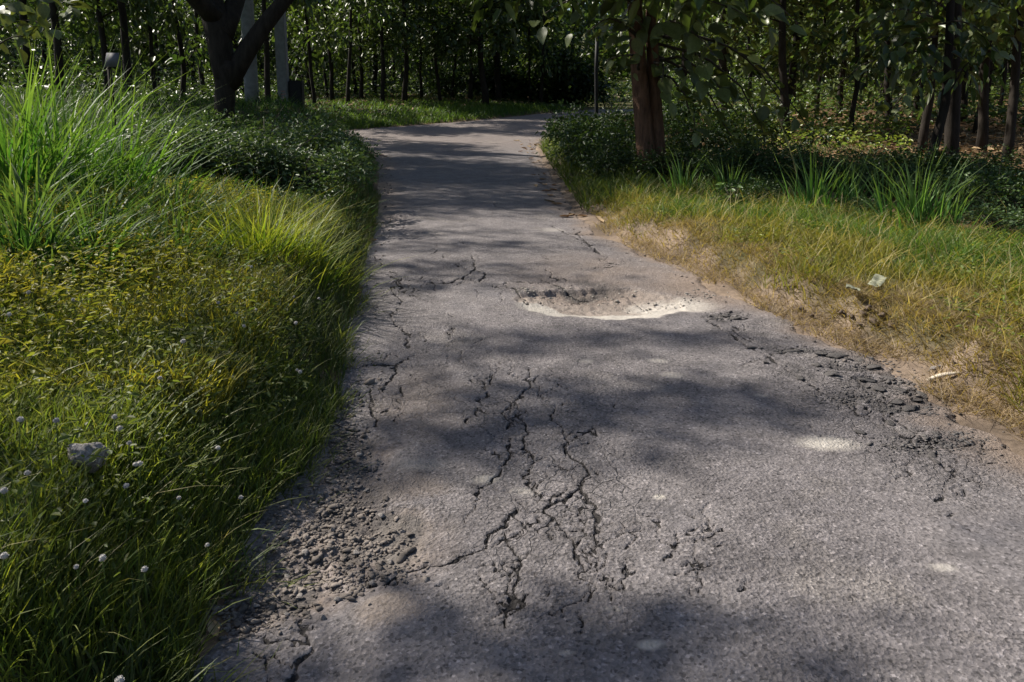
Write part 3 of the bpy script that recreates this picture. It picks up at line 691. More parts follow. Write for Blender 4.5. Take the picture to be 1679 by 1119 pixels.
B.append(batch(x[k], y[k], 0.05, 0.19, 0.004, 0.010, YEL, (0.13,0.165,0.035), (0.0,0.7), (0.1,0.8), mult=.5+1.0*vnoise(x[k], y[k], 2.6, 82)))
k = mix >= 0.75
B.append(batch(x[k], y[k], 0.08, 0.24, 0.005, 0.011, (0.12,0.18,0.035), (0.07,0.14,0.026), (0.0,0.6), (0.1,0.8), mult=.5+1.0*vnoise(x[k], y[k], 2.2, 83)))
x, y, d = strip(14000, 3.0, 10, -0.03, 0.65, 1); k = vnoise(x, y, 2.4, 79)+d*1.8 > 0.42; x, y, d = x[k], y[k], d[k]
B.append(batch(x, y, 0.05, 0.14, 0.003, 0.007, (0.24,0.18,0.115), (0.33,0.26,0.165), (0.3,1.3), (0.2,1.0)))
x, y, d = strip(3000, 3.2, 12, 0.4, 2.8, 1)
B.append(batch(x, y, 0.2, 0.4, 0.003, 0.007, YEL, PALE, (0.1,0.7), (0.2,0.8)))
x, y, d = strip(12000, 11, 24, 0.1, 3.5, 1)
B.append(batch(x, y, 0.15, 0.4, 0.010, 0.02, (0.05,0.09,0.02), (0.11,0.14,0.035), (0.1,0.6), (0.2,0.8)))
x, y, d = strip(9000, 6, 22, 2.6, 9.0, 1); k = vnoise(x, y, 0.5, 74) > 0.55; x, y = x[k], y[k]
B.append(batch(x, y, 0.12, 0.4, 0.010, 0.02, (0.03,0.07,0.02), (0.07,0.11,0.03), (0.1,0.6), (0.2,0.8)))
grass_obj('right_verge_grass', B, 'short yellowing grass with dry brown edge on the sunny verge')

B = []
n_ = 16000
y = rng.uniform(27, 62, n_); x = rng.uniform(-40, 12, n_); dl = xl(y)-x; dr = x-xr(y); k = ((dl > 0.1) | (dr > 0.1)) & inview(x, y)
x, y = x[k], y[k]
B.append(batch(x, y, 0.12, 0.38, 0.02, 0.045, (0.04,0.095,0.02), (0.08,0.125,0.03), (0.1,0.6), (0.2,0.8)))
n_ = 16000
y = rng.uniform(23, 46, n_); d = rng.gamma(1.3, 2.6, n_)+.05; x = xl(y)-d; k = inview(x, y); x, y = x[k], y[k]
B.append(batch(x, y, 0.10, 0.34, 0.02, 0.045, (0.05,0.11,0.022), (0.10,0.155,0.035), (0.0,0.6), (0.1,0.8)))
n_ = 22000
y = rng.uniform(9, 32, n_); x = rng.uniform(-24, -3, n_); k = (xl(y)-x > 0.15) & inview(x, y); x, y = x[k], y[k]
B.append(batch(x, y, 0.12, 0.42, 0.012, 0.028, (0.03,0.075,0.02), (0.07,0.11,0.03), (0.1,0.7), (0.2,0.9)))
grass_obj('junction_grass', B, 'shaded green grass beyond the road junction in front of the trees')

# ------------------------------------------------------------------ tall grass clumps (each a plant of its own)
def clump(name, loc, n_, spread, hlo, hhi, wlo, whi, c1, c2, label, group=None, lean=(0.05,0.45), curve=(0.15,0.75), tipc=None, outward=True, bias=None):
    r_ = np.abs(rng.normal(0, spread, n_)); a_ = rng.uniform(0, 6.283, n_)
    px_, py_ = r_*np.cos(a_), r_*np.sin(a_)
    P_ = np.stack([px_, py_, hgt(px_+loc[0], py_+loc[1]) - float(hgt(loc[0], loc[1])) - 0.02], 1)
    ang = a_ + rng.normal(0, 0.5, n_)
    if bias is not None:
        k = rng.random(n_) < 0.4; ang[k] = rng.normal(bias, 0.6, k.sum())
    H = rng.uniform(hlo, hhi, n_)*np.clip(1.1-0.25*r_/spread, 0.5, 1.2)
    V, fs, c_ = blades(P_, H, rng.uniform(wlo, whi, n_), ang, rng.uniform(*lean, n_)*(0.4+0.6*np.minimum(r_/spread, 1.5)), rng.uniform(*curve, n_), colvar(n_, c1, c2), None if tipc is None else colvar(n_, tipc, tipc))
    root = ob(name, mesh_np(name, V, fs, c_), 'grass', loc=(loc[0], loc[1], float(hgt(loc[0], loc[1]))), label=label, cat='tall grass', group=group)
    return root
def gp(px, Y): # ground point below a picture column at depth Y
    p = at_depth(px, 160 if Y > 11 else 330, Y); return (float(p[0]), Y)
TG = 'tall grass clumps on the bank by the shaded side of the road'
for px, Y, n_, sp, h0, h1, lab in [
    (20, 6.2, 260, .27, .6, 1.55, 'tall bright green grass clump with the highest blades at the picture edge'),
    (105, 6.6, 260, .30, .5, 1.60, 'tall bright green grass clump arching over, in front of the grey sign'),
    (200, 7.2, 230, .30, .45, 1.40, 'long bladed green grass clump leaning towards the leafy shrubs'),
    (50, 5.2, 260, .34, .2, .75, 'mid height green grass clump below the tallest grass'),
    (180, 5.6, 260, .36, .2, .62, 'dull green grass clump between tall grass and yellow weeds'),
    (280, 6.4, 240, .32, .2, .6, 'low shaded green grass clump beside the bright fountain of grass'),
    (30, 4.5, 300, .30, .15, .5, 'lowest dull green grass clump at the picture edge, bordering the yellow weeds'),
    (150, 4.8, 300, .32, .15, .48, 'dull green grass clump bordering the yellow weeds below the arching grass'),
    (290, 5.3, 260, .28, .15, .45, 'small dull green grass clump below the bright fountain of grass')]:
    clump('tall_grass', gp(px, Y), n_, sp, h0, h1, .010, .025, (0.03,0.105,0.016) if h1 > 1 else (0.025,0.075,0.02), (0.085,0.19,0.035) if h1 > 1 else (0.06,0.13,0.035), lab, TG, tipc=(0.15,0.22,0.06), lean=(.0,.75), curve=(.0,.9))
clump('tall_grass', gp(425, 6.0), 560, .27, .25, .78, .005, .012, (0.09,0.17,0.018), (0.19,0.24,0.03), 'bright yellow green fountain of fine grass overhanging the road edge', TG, lean=(.0,.75), curve=(.1,.9), tipc=(0.30,0.30,0.07))
clump('tall_grass', gp(505, 6.4), 360, .24, .18, .58, .005, .011, (0.08,0.15,0.02), (0.17,0.22,0.03), 'smaller yellow green grass clump nearest the road beside the bright fountain', TG, lean=(.0,.8), curve=(.1,1.0), tipc=(0.30,0.30,0.07))
TR = 'reed tufts along the sunny verge at the forest edge'
for px, Y, n_, sp, h0, h1, lab in [
    (1125, 11.5, 45, .2, .45, .95, 'sparse reed tuft beside the brown double trunk'),
    (1195, 10.8, 45, .18, .5, .95, 'slim green reed tuft behind the lobed pale weed'),
    (1335, 9.6, 70, .2, .55, 1.1, 'upright green reed tuft near the dry stalk'),
    (1395, 10.0, 48, .22, .5, 1.1, 'thin reed tuft with spread blades in front of the leaf litter'),
    (1450, 9.3, 40, .2, .4, .95, 'small upright reed tuft before the dark hollow'),
    (1505, 8.2, 120, .19, .5, 1.05, 'dense bright green reed tuft above the paper litter'),
    (1545, 8.0, 55, .17, .35, .8, 'bent pale bladed reed tuft beside the flowering weed')]:
    clump('reed_tuft', gp(px, Y), n_, sp, h0, h1, .012, .024, (0.05,0.14,0.03), (0.10,0.21,0.06), lab, TR, lean=(.0,.35), curve=(.05,.5), tipc=(0.16,0.22,0.08))

# ------------------------------------------------------------------ shrubs
def shrub_parts(seed, rad, h, n_, L, W, c1, c2, lobes=6):
    r_ = np.random.default_rng(seed)
    cs = np.stack([r_.normal(0, rad*0.45, lobes), r_.normal(0, rad*0.45, lobes), r_.uniform(0.25, 0.8, lobes)*h], 1)
    rs = r_.uniform(0.3, 0.55, lobes)*min(rad, h)
    pk = r_.integers(0, lobes, n_); dv = rdir(n_, -0.7, 1.0); rr = rs[pk]*(r_.beta(3, 1.6, n_)*1.1 + 0.5*(r_.random(n_) < .12)*r_.random(n_))
    P_ = cs[pk] + dv*rr[:, None]; P_[:, 2] = np.abs(P_[:, 2]) + 0.02
    D_ = dv + rdir(n_)*0.7 + np.array([0, 0, 0.1]); D_ /= np.linalg.norm(D_, axis=1)[:, None]
    V, fs, c_ = leaves(P_, D_, L*r_.uniform(.6, 1.3, n_), W*r_.uniform(.6, 1.3, n_), colvar(n_, c1, c2, .22))
    st = []
    for k in range(lobes):
        for q in range(3):
            end = cs[k] + r_.normal(0, 0.6, 3)*rs[k]; end[2] = max(end[2], 0.1)
            pth = smoothpath([(r_.normal(0, .05), r_.normal(0, .05), -0.05), end*np.array([.4, .4, .55]), end], 7, 0.01, seed+k)
            st.append(tube(pth, np.linspace(0.012, 0.003, 7), 5, 0, k))
    return mesh_np('foliage', V, fs, c_), mesh_np('stems', *join(st))
def copy_thing(proto, loc, rz, scale, label, group=None, cat=None):
    r_ = proto.copy(); C.objects.link(r_); r_.location = loc; r_.rotation_euler = (0, 0, rz); r_.scale = (scale,)*3 if np.isscalar(scale) else scale
    r_['label'] = label
    if group: r_['group'] = group
    if cat: r_['category'] = cat
    for ch in proto.children:
        c_ = ch.copy(); C.objects.link(c_); c_.parent = r_
        for g in ch.children:
            d_ = g.copy(); C.objects.link(d_); d_.parent = c_
    return r_
SHV = {}
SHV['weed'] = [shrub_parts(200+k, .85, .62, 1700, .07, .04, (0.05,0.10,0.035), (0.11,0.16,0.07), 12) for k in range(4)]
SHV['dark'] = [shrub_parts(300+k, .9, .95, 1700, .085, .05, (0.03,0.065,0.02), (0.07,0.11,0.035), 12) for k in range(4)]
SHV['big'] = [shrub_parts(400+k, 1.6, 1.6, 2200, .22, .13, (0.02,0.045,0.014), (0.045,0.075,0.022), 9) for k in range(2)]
SHV['lime'] = [shrub_parts(500+k, .8, 1.2, 1100, .14, .09, (0.10,0.16,0.02), (0.17,0.21,0.035)) for k in range(1)]  # sunlight put into this brighter lime leaf colour
cnt = {}
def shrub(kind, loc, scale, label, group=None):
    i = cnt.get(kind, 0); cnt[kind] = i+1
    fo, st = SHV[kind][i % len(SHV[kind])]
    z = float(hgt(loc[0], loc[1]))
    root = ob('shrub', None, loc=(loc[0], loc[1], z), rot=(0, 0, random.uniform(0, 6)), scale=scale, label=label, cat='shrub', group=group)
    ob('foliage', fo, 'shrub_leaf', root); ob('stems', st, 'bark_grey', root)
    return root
LS = 'leafy shrubs around the forked tree'
for px, Y, s, lab in [(275, 9.5, 1.0, 'small leaved shrub just right of the tall grass'), (330, 10.5, 1.05, 'small leaved shrub below and in front of the forked trunk'),
    (385, 9.8, .95, 'small leaved shrub right below the fork of the dark tree'), (440, 10.5, 1.1, 'pale dotted shrub in front of the first concrete pole'),
    (495, 10.0, 1.0, 'small leaved shrub behind the bright grass fountain'), (520, 11.2, .9, 'dark shrub overhanging the shaded road edge'),
    (300, 12.5, 1.2, 'shrub behind the small leaved bank shrubs by the forked tree'), (420, 13, 1.15, 'shrub between forked tree and first concrete pole'),
    (520, 13.5, 1.1, 'shaded shrub behind the road edge shrubs'), (520, 13.5, .75, 'darkest shrub at the road edge before the side road'),
    (520, 16.5, .75, 'low dark shrub at the corner of the side road'), (200, 10, 1.1, 'shrub behind the tall grass clumps')]:
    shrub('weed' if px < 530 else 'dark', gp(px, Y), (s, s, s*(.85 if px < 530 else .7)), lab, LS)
RS = 'weedy shrubs under the double trunk tree'
for px, Y, s, lab in [(938, 17.0, .9, 'lit weedy shrub at the road corner by the fallen leaves'), (970, 16.2, .85, 'dark weedy shrub beside the thin black post'),
    (1000, 15.5, 1.1, 'dark weedy shrub directly before the double trunk'), (958, 20, .85, 'shrub at the foot of the thin black post'),
    (1020, 18.5, 1.0, 'shrub behind the double trunk on its road side'), (985, 13.6, .7, 'low weedy shrub on the shaded verge left of the double trunk'),
    (1150, 16, 1.1, 'dark shrub just past the double trunk in the hollow'), (1230, 17, 1.3, 'dark broad shrub in the hollow under the hanging leaves'),
    (1130, 21, 1.5, 'shaded shrub deep behind the double trunk')]:
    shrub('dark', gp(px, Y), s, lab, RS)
for px, Y, s, lab in [(1260, 12.6, .75, 'low dark shrub added for the black shade behind the lobed pale weed'), (1330, 12.9, .7, 'low dark shrub added for the black shade behind the dry stalk'), (1395, 12.4, .75, 'low dark shrub added for the shade between the reeds and the sunlit litter'), (1455, 12.2, .7, 'low dark shrub added for the shade in the hollow by the reddish slender trunk'), (1515, 11.6, .75, 'low dark shrub added for the shade at the foot of the reddish slender trunk'), (1240, 10.4, .45, 'low dark weed among the reed tufts'), (1420, 9.2, .42, 'small leaved weed between two reed tufts'), (1640, 8.2, .6, 'weed with pale flowers at the edge of the picture'),  # first five shrubs added as a dark band in place of shade
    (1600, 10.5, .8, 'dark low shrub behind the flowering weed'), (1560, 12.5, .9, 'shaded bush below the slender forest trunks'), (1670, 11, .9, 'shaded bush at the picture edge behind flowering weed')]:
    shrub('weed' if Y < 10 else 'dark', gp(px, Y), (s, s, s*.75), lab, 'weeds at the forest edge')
TW = 'tangled weeds in the hollow behind the reeds'
for k, (px, Y) in enumerate([(1110,13.2),(1165,12.6),(1215,13.4),(1290,14.2),(1365,14.6),(1430,14.0),(1490,13.8),(1590,13.0),(1650,13.6),(1630,9.6)]):
    shrub('dark', gp(px, Y), (.75, .75, .6), ['tangled weed beside the double trunk on its forest side','tangled weed behind the slim reed tuft','tangled weed behind the lobed pale weed','tangled weed below the hanging broad leaves','tangled weed in the darkest part of the hollow','tangled weed before the sunlit litter','tangled weed left of the reddish slender trunk','tangled weed at the foot of the leaning grey trunk','tangled weed under the trunk at the picture edge','tangled weed behind the pale flowering weed'][k], TW)
MB = 'dark bushes behind the junction'
for px, Y, s, lab in [(790, 53, 1.0, 'low dark bush at the tapering end of the bush mound'), (845, 53, 1.4, 'dark bush in the middle of the mound behind the junction'), (900, 52, 1.6, 'highest dark bush of the mound behind the junction'), (945, 52, 1.4, 'dark bush of the mound next to the thin black post'), (720, 55, .9, 'low dark bush at the foot of the plantation trunks')]:
    shrub('big', gp(px, Y), s, lab, MB)
shrub('lime', gp(858, 56), 1.9, 'lime green bush between trunks above the dark mound, sunlight put into its leaf colour')
shrub('lime', gp(925, 58), 1.6, 'lime green bush beyond the dark mound by the thin post, leaves coloured as if sunlit')

# ------------------------------------------------------------------ trees
def crown_mesh(seed, zlo, zhi, rad, n_, L, W, c1, c2, clusters=46, clr=0.55, shape=1.0):
    r_ = np.random.default_rng(seed)
    cz = r_.uniform(0, 1, clusters)**0.8; ca = r_.uniform(0, 6.283, clusters); cr = rad*np.sqrt(r_.uniform(0.02, 1, clusters))*np.sin(np.clip(0.25+cz*0.72, 0, 1)*math.pi)**shape
    cs = np.stack([cr*np.cos(ca), cr*np.sin(ca), zlo+(zhi-zlo)*cz], 1)
    pk = r_.integers(0, clusters, n_); P_ = cs[pk] + r_.normal(0, clr, (n_, 3))*np.array([1, 1, .7])
    D_ = (P_-cs[pk]) + rdir(n_)*0.6; D_[:, 2] -= 0.25; D_ /= np.linalg.norm(D_, axis=1)[:, None]
    V, fs, c_ = leaves(P_, D_, L*r_.uniform(.6, 1.25, n_), W*r_.uniform(.6, 1.25, n_), colvar(n_, c1, c2, .25), fold=.2, droop=.3)
    return mesh_np('crown', V, fs, c_), cs
def plantation_trunk(seed, h, r0, cs):
    r_ = np.random.default_rng(seed)
    n_ = 12; z = np.linspace(-0.3, h, n_); pth = np.stack([np.cumsum(r_.normal(0, .035, n_)), np.cumsum(r_.normal(0, .035, n_)), z], 1); pth[:2, :2] = 0
    parts = [tube(pth, r0*np.linspace(1.12, .35, n_)*np.r_[1.25, np.ones(n_-1)], 9, .05, seed)]
    for c_ in cs[::3]:
        z0 = max(1.6, c_[2]-r_.uniform(.3, .9)); p0 = np.array([np.interp(z0, z, pth[:, 0]), np.interp(z0, z, pth[:, 1]), z0])
        parts.append(tube(smoothpath([p0, (p0+c_)/2+np.array([0, 0, .1]), c_], 6, .02, seed), np.linspace(r0*.28, r0*.07, 6), 5))
    return mesh_np('trunk', *join(parts), smooth=True)
TG1, TG2 = (0.045,0.075,0.022), (0.085,0.105,0.035)
PT = []
for k in range(6):
    cmesh, cs = crown_mesh(600+k, 2.2 if k % 2 else 3.0, 10.5, 2.2, 2300, .27, .17, TG1 if k % 3 else (0.055,0.075,0.02), TG2 if k % 3 else (0.095,0.115,0.035), 34, .42)
    tmesh = plantation_trunk(650+k, 9.8, .085+.008*k, cs)
    PT.append((tmesh, cmesh))
def plantation_tree(x, y, k, s, label, group, bark='bark_dark', rz=None):
    tm, cm_ = PT[k % 6]
    root = ob('teak_tree', None, loc=(x, y, float(hgt(x, y))-.02), rot=(random.gauss(0, .03), random.gauss(0, .035), random.uniform(0, 6.28) if rz is None else rz), scale=(s*random.uniform(.75, 1.35),)*2+(s,), label=label, cat='tree', group=group)
    ob('trunk', tm, bark, root); ob('crown', cm_, 'crown_leaf', root)
    return root
placed = []
def free(x, y, dmin): return all((x-a)**2+(y-b_)**2 > dmin*dmin for a, b_ in placed)
PG = 'slender plantation trees behind the road junction'
lst = [(515,36),(545,43),(570,38),(592,47),(627,41),(664,43),(691,50),(722,45),(741,52),(771,49),(797,44),(817,50),(869,51),(887,49),(935,53)]
ordn = ['first','second','third','fourth','fifth','sixth','seventh','eighth','ninth','tenth','eleventh','twelfth','thirteenth','fourteenth','fifteenth']
for i, (px, Y) in enumerate(lst):
    x, y = gp(px, Y); placed.append((x, y))
    plantation_tree(x, y, i, random.uniform(.9, 1.2), f'{ordn[i]} dark slender plantation trunk to the right of the black box, across the junction', PG)
for px, Y, lab in [(178,24,'dark slender tree standing behind the small grey sign'),(215,22,'thin dark tree just right of the small grey sign'),(255,25,'dark slender tree between the grey sign and the forked tree'),(300,27,'dark slender tree close left of the forked trunk'),(440,33,'thin dark tree seen between the two concrete poles'),(100,20,'dark tree behind the tallest grass'),(40,25,'dark tree at the picture edge above the tall grass'),(335,35,'dark tree hidden behind the forked trunk')]:
    x, y = gp(px, Y); placed.append((x, y)); plantation_tree(x, y, len(placed), random.uniform(.9, 1.1), lab, 'trees behind the forked tree')
for px, Y, s, bk, lab in [(1538,13.5,.95,'bark_brown','slender reddish brown trunk in front of the leaf litter'),(1570,15.5,1.1,'bark_grey','leaning grey trunk right of the reddish slender trunk'),(1520,20,.9,'bark_dark','thin dark trunk just left of the reddish slender trunk'),
    (1618,21,1.0,'bark_grey','grey brown trunk standing on the sunlit litter'),(1606,27,.7,'bark_grey','thin pale trunk lit by sun behind the leaning trunk'),(1662,18,1.0,'bark_dark','dark trunk at the picture edge of the forest'),(1400,27,1.0,'bark_dark','dark trunk behind the black leaf cluster'),(1290,25,1.0,'bark_dark','dark trunk behind the hanging broad leaves'),(1185,28,1.05,'bark_dark','dark trunk deep behind the double trunk'),(1110,32,1.0,'bark_dark','shaded trunk seen past the double trunk'),(1460,33,1.0,'bark_dark','far thin trunk above the sunlit litter'),(1340,36,1.0,'bark_dark','far dark trunk in the shaded forest side')]:
    x, y = gp(px, Y); placed.append((x, y)); plantation_tree(x, y, len(placed)+1, s, lab, 'forest trees beside the sunny verge', bk)
nb = 0
for tries in range(2600):
    if nb >= 165: break
    y = random.uniform(17, 98); x = random.uniform(-62, 66)
    if abs(x)/(y+1) > 0.80: continue
    if xl(y)-2.5 < x < xr(y)+2.5: continue
    if y < 33 and -16 < x < 4.5: continue
    if y < 46 and -22 < x < 9: continue
    if y < 24: continue
    if x > 0 and y < 27 and x/y < 0.62: continue
    if x > 0 and 0.38 < x/y < 0.58 and 16 < y < 34: continue
    if not free(x, y, 3.0): continue
    placed.append((x, y)); nb += 1
    if x > 6: lab, gr = 'dim forest tree among many deep behind the sunny verge', 'deep forest trees behind the verge'
    elif y > 52: lab, gr = 'dim tree among many in the back rows of the plantation', 'back rows of the plantation'
    else: lab, gr = 'dim tree among many in the wood behind the concrete poles', 'wood behind the concrete poles'
    plantation_tree(x, y, nb, random.uniform(.85, 1.25), lab, gr)

# undergrowth in the depth of the wood
def undergrowth(n_, xf, y0, y1, hmax, L0, L1, c1, c2, label, keep):
    y = rng.uniform(y0, y1, n_); x = xf(n_, y); k = keep(x, y); x, y = x[k], y[k]; n_ = len(x)
    hh = hmax*(0.25+1.1*vnoise(x, y, .33, 81)**1.5)
    P_ = onground(x, y); P_[:, 2] += rng.random(n_)**.8*hh
    V, fs, c_ = leaves(P_, rdir(n_, -.5, .7), rng.uniform(L0, L1, n_), rng.uniform(L0*.55, L1*.6, n_), colvar(n_, c1, c2, .25))
    ob('undergrowth', mesh_np('undergrowth', V, fs, c_), 'crown_leaf', kind='stuff', label=label, cat='undergrowth')
undergrowth(26000, lambda n, y: rng.uniform(5, 60, n), 27, 75, 1.9, .14, .34, (0.035,0.065,0.02), (0.10,0.13,0.035), 'leafy undergrowth deep in the forest behind the sunny verge', lambda x, y: (x-xr(y) > 3) & inview(x, y))
undergrowth(34000, lambda n, y: rng.uniform(-65, 22, n), 44, 96, 2.2, .18, .42, (0.035,0.06,0.02), (0.10,0.12,0.04), 'dim leafy undergrowth between the plantation trunks', lambda x, y: inview(x, y) & (y > 50-.12*np.abs(x)))
undergrowth(12000, lambda n, y: rng.uniform(-36, -9, n), 19, 46, 1.5, .10, .26, (0.03,0.06,0.02), (0.09,0.11,0.04), 'leafy undergrowth behind the forked tree and the grey sign', lambda x, y: inview(x, y) & (x < -9-.1*(y-19)))
undergrowth(2000, lambda n, y: y*rng.uniform(.26, .50, n), 20, 31, .9, .08, .2, (0.10,0.15,0.03), (0.19,0.20,0.045), 'yellowish green weeds on the slope behind the hollow, coloured brighter as if sunlit', lambda x, y: inview(x, y))  # bright leaf colour stands in for sun on this slope
# far wood that closes the view: a deep mass of foliage on the rising ground
n_ = 34000
a_ = rng.uniform(-0.95, 0.95, n_); r_ = rng.uniform(100, 150, n_)
x = np.sin(a_)*r_; y = np.cos(a_)*r_; z = hgt(x, y) + rng.uniform(0, 1, n_)**1.1*14*(0.75+0.5*vnoise(x, y, .12, 80))
P_ = np.stack([x, y, z], 1); D_ = rdir(n_, -.9, .4)
V, fs, c_ = leaves(P_, D_, rng.uniform(.8, 1.9, n_), rng.uniform(.5, 1.2, n_), colvar(n_, (0.035,0.06,0.02), (0.09,0.11,0.04), .25))
ob('distant_wood', mesh_np('distant_wood', V, fs, c_), 'crown_leaf', kind='stuff', label='distant dim wood closing the view behind the plantation', cat='wood')

# the forked dark tree
FY = 16.5
def fp(px, py, dy=0.0): return at_depth(px, py, FY+dy)
base = fp(368, 195); bz = float(hgt(base[0], FY)); top_off = 0
root = ob('forked_tree', None, loc=(base[0], FY, bz), label='big dark tree with trunk forking low, among leafy shrubs', cat='tree')
def rel(p): return np.array(p)-np.array([base[0], FY, bz])
tr = smoothpath([rel((base[0], FY, bz-.3)), rel(fp(368, 170)), rel(fp(370, 130)), rel(fp(377, 100))], 10)
ob('trunk', mesh_np('trunk', *tube(tr, np.r_[.26, np.linspace(.20, .22, 7), .25, .2], 14, .06, 5), smooth=True), 'bark_dark', root)
lm = [smoothpath([rel(fp(370, 150)), rel(fp(366, 80)), rel(fp(352, 30)), rel(fp(335, -40, .5)), rel(fp(300, -160, 1.0)), rel(fp(260, -330, 1.5))], 14),
      smoothpath([rel(fp(374, 140)), rel(fp(406, 80)), rel(fp(440, 32)), rel(fp(480, -15, .3)), rel(fp(560, -110, .6)), rel(fp(680, -230, 1.0))], 14),
      smoothpath([rel(fp(366, 60)), rel(fp(385, 10, .6)), rel(fp(410, -80, 1.5)), rel(fp(440, -300, 2.0))], 10),
      smoothpath([rel(fp(352, 30)), rel(fp(315, -10, -.4)), rel(fp(250, -70, -1)), rel(fp(150, -150, -1.5))], 10)]
for i, p in enumerate(lm):
    ob('limb', mesh_np('limb', *tube(p, np.r_[.18, .24, .26, np.linspace(.26, .10, len(p)-3)] if i == 0 else np.linspace(.20, .07, len(p)), 11, .06, 20+i), smooth=True), 'bark_dark', root)
cm1, cs1 = crown_mesh(700, 3.8, 9.5, 4.6, 8000, .17, .09, (0.04,0.075,0.02), (0.07,0.105,0.03), 90, .6, .8)
ob('crown', cm1, 'crown_leaf', root, loc=(1.0, 2.0, .3))

# the double trunk tree by the road
DY = 13.4
db = at_depth(1070, 315, DY); dz = float(hgt(db[0], DY))
root = ob('double_trunk_tree', None, loc=(db[0], DY, dz), label='reddish brown double trunk tree with broad hanging leaves on the sunny verge', cat='tree')
def dp(px, py, dy=0.0): return at_depth(px, py, DY+dy)-np.array([db[0], DY, dz])
p1 = smoothpath([dp(1063, 330), dp(1062, 300), dp(1058, 240), dp(1053, 170), dp(1048, 110), dp(1040, 0), dp(1030, -180, .2), dp(1010, -420, .6)], 18)
p2 = smoothpath([dp(1085, 330, .06), dp(1084, 300, .06), dp(1080, 240, .06), dp(1074, 170, .08), dp(1070, 110, .1), dp(1066, 0, .2), dp(1090, -180, .5), dp(1120, -420, .8)], 18)
ob('trunk', mesh_np('trunk', *tube(p1, np.r_[.185, .16, np.linspace(.15, .085, 16)], 22, .075, 31), smooth=True), 'bark_brown', root)
ob('trunk', mesh_np('trunk', *tube(p2, np.r_[.15, .125, np.linspace(.12, .06, 16)], 20, .085, 32), smooth=True), 'bark_brown', root)
cm2, cs2 = crown_mesh(710, 3.3, 9.0, 3.2, 4200, .30, .20, (0.05,0.08,0.022), (0.09,0.11,0.035), 60, .5, .8)
ob('crown', cm2, 'crown_leaf', root)

# broad leaves, one object each, on hanging branches
def broad_leaf(seed):
    r_ = np.random.default_rng(seed); nu, nv = 9, 5
    V = []
    for i in range(nu):
        t = i/(nu-1); w_ = 0.36*math.sin(math.pi*min(1, t*0.97+0.03)**0.8)**0.85*(1-.15*t)
        for j in range(nv):
            s = (j/(nv-1)-.5)*2
            V.append((s*w_, t, 0.10*abs(s)*w_*2 - 0.22*t*t + 0.018*math.sin(9*t+seed)*abs(s) + r_.normal(0, .004)))
    V = np.array(V); V[:, 0] *= r_.uniform(.85, 1.1)
    i = (np.arange(nu-1)[:, None]*nv+np.arange(nv-1)[None]).ravel()
    return mesh_np('leaf', V, [np.stack([i, i+1, i+nv+1, i+nv], 1)], smooth=True)
BL = [broad_leaf(k) for k in range(5)]
def leafy_branch(tree, rootloc, pth, r0, nleaf, size, mat='broad_leaf'):
    """pth in tree coordinates; the leaves are sub-parts of the branch"""
    br = ob('branch', mesh_np('branch', *tube(pth, np.linspace(r0, r0*.25, len(pth)), 6)), 'bark_grey', tree)
    for i in range(nleaf):
        t = rng.uniform(.2, 1.0)*(len(pth)-1); i0 = int(min(t, len(pth)-2)); p = pth[i0]+(pth[i0+1]-pth[i0])*(t-i0)
        off = rng.normal(0, 1, 3)*np.array([.16, .16, .12])*size/.3; p = p+off
        ax = pth[i0+1]-pth[i0]; yaw = math.atan2(ax[1], ax[0]) - math.pi/2 + rng.normal(0, 1.1)
        s = size*rng.uniform(.65, 1.2)
        ob('leaf', BL[int(rng.integers(5))], mat, br, loc=p, rot=(rng.normal(-.55, .4), rng.normal(0, .45), yaw), scale=s)
    return br
for pts, nl, sz in [
    ([(1066,60,.3),(1090,30,-.3),(1130,40,-1.0),(1170,90,-1.5)], 24, .34),
    ([(1066,20,.3),(1110,-20,-.6),(1170,0,-1.2),(1230,30,-1.6)], 24, .34),
    ([(1068,-20,.3),(1150,-70,-.8),(1240,-30,-1.6),(1310,40,-2.0)], 24, .36),
    ([(1048,70,0),(1020,30,-.5),(990,30,-.9),(960,55,-1.0)], 18, .27),
    ([(1050,120,0),(1040,90,-.6),(1020,85,-.9),(995,100,-1.0)], 12, .26),
    ([(1066,110,.2),(1085,100,-.5),(1090,120,-.8),(1085,135,-.9)], 7, .30),
    ([(1044,10,0),(1000,-20,-.6),(940,-10,-1.0),(890,25,-1.2)], 18, .26),
    ([(1068,100,.3),(1120,90,0),(1170,130,-.3),(1210,190,-.4)], 18, .30),
    ([(1068,60,.3),(1180,60,.3),(1250,120,0),(1290,180,-.2)], 20, .30),
    ([(1070,90,.3),(1120,110,.6),(1170,160,.5),(1200,225,.4)], 18, .26),
    ([(1072,130,.2),(1100,120,-.3),(1125,160,-.5),(1140,215,-.5)], 16, .28),
    ([(1070,70,.3),(1160,90,.2),(1225,150,.1),(1255,235,.1)], 18, .28),
    ([(1070,40,.3),(1200,70,.8),(1290,150,.6),(1330,215,.5)], 14, .22)]:
    pth = smoothpath([dp(*p) for p in pts], 9, .015, int(sz*100))
    leafy_branch(root, None, pth, .028, nl, sz)
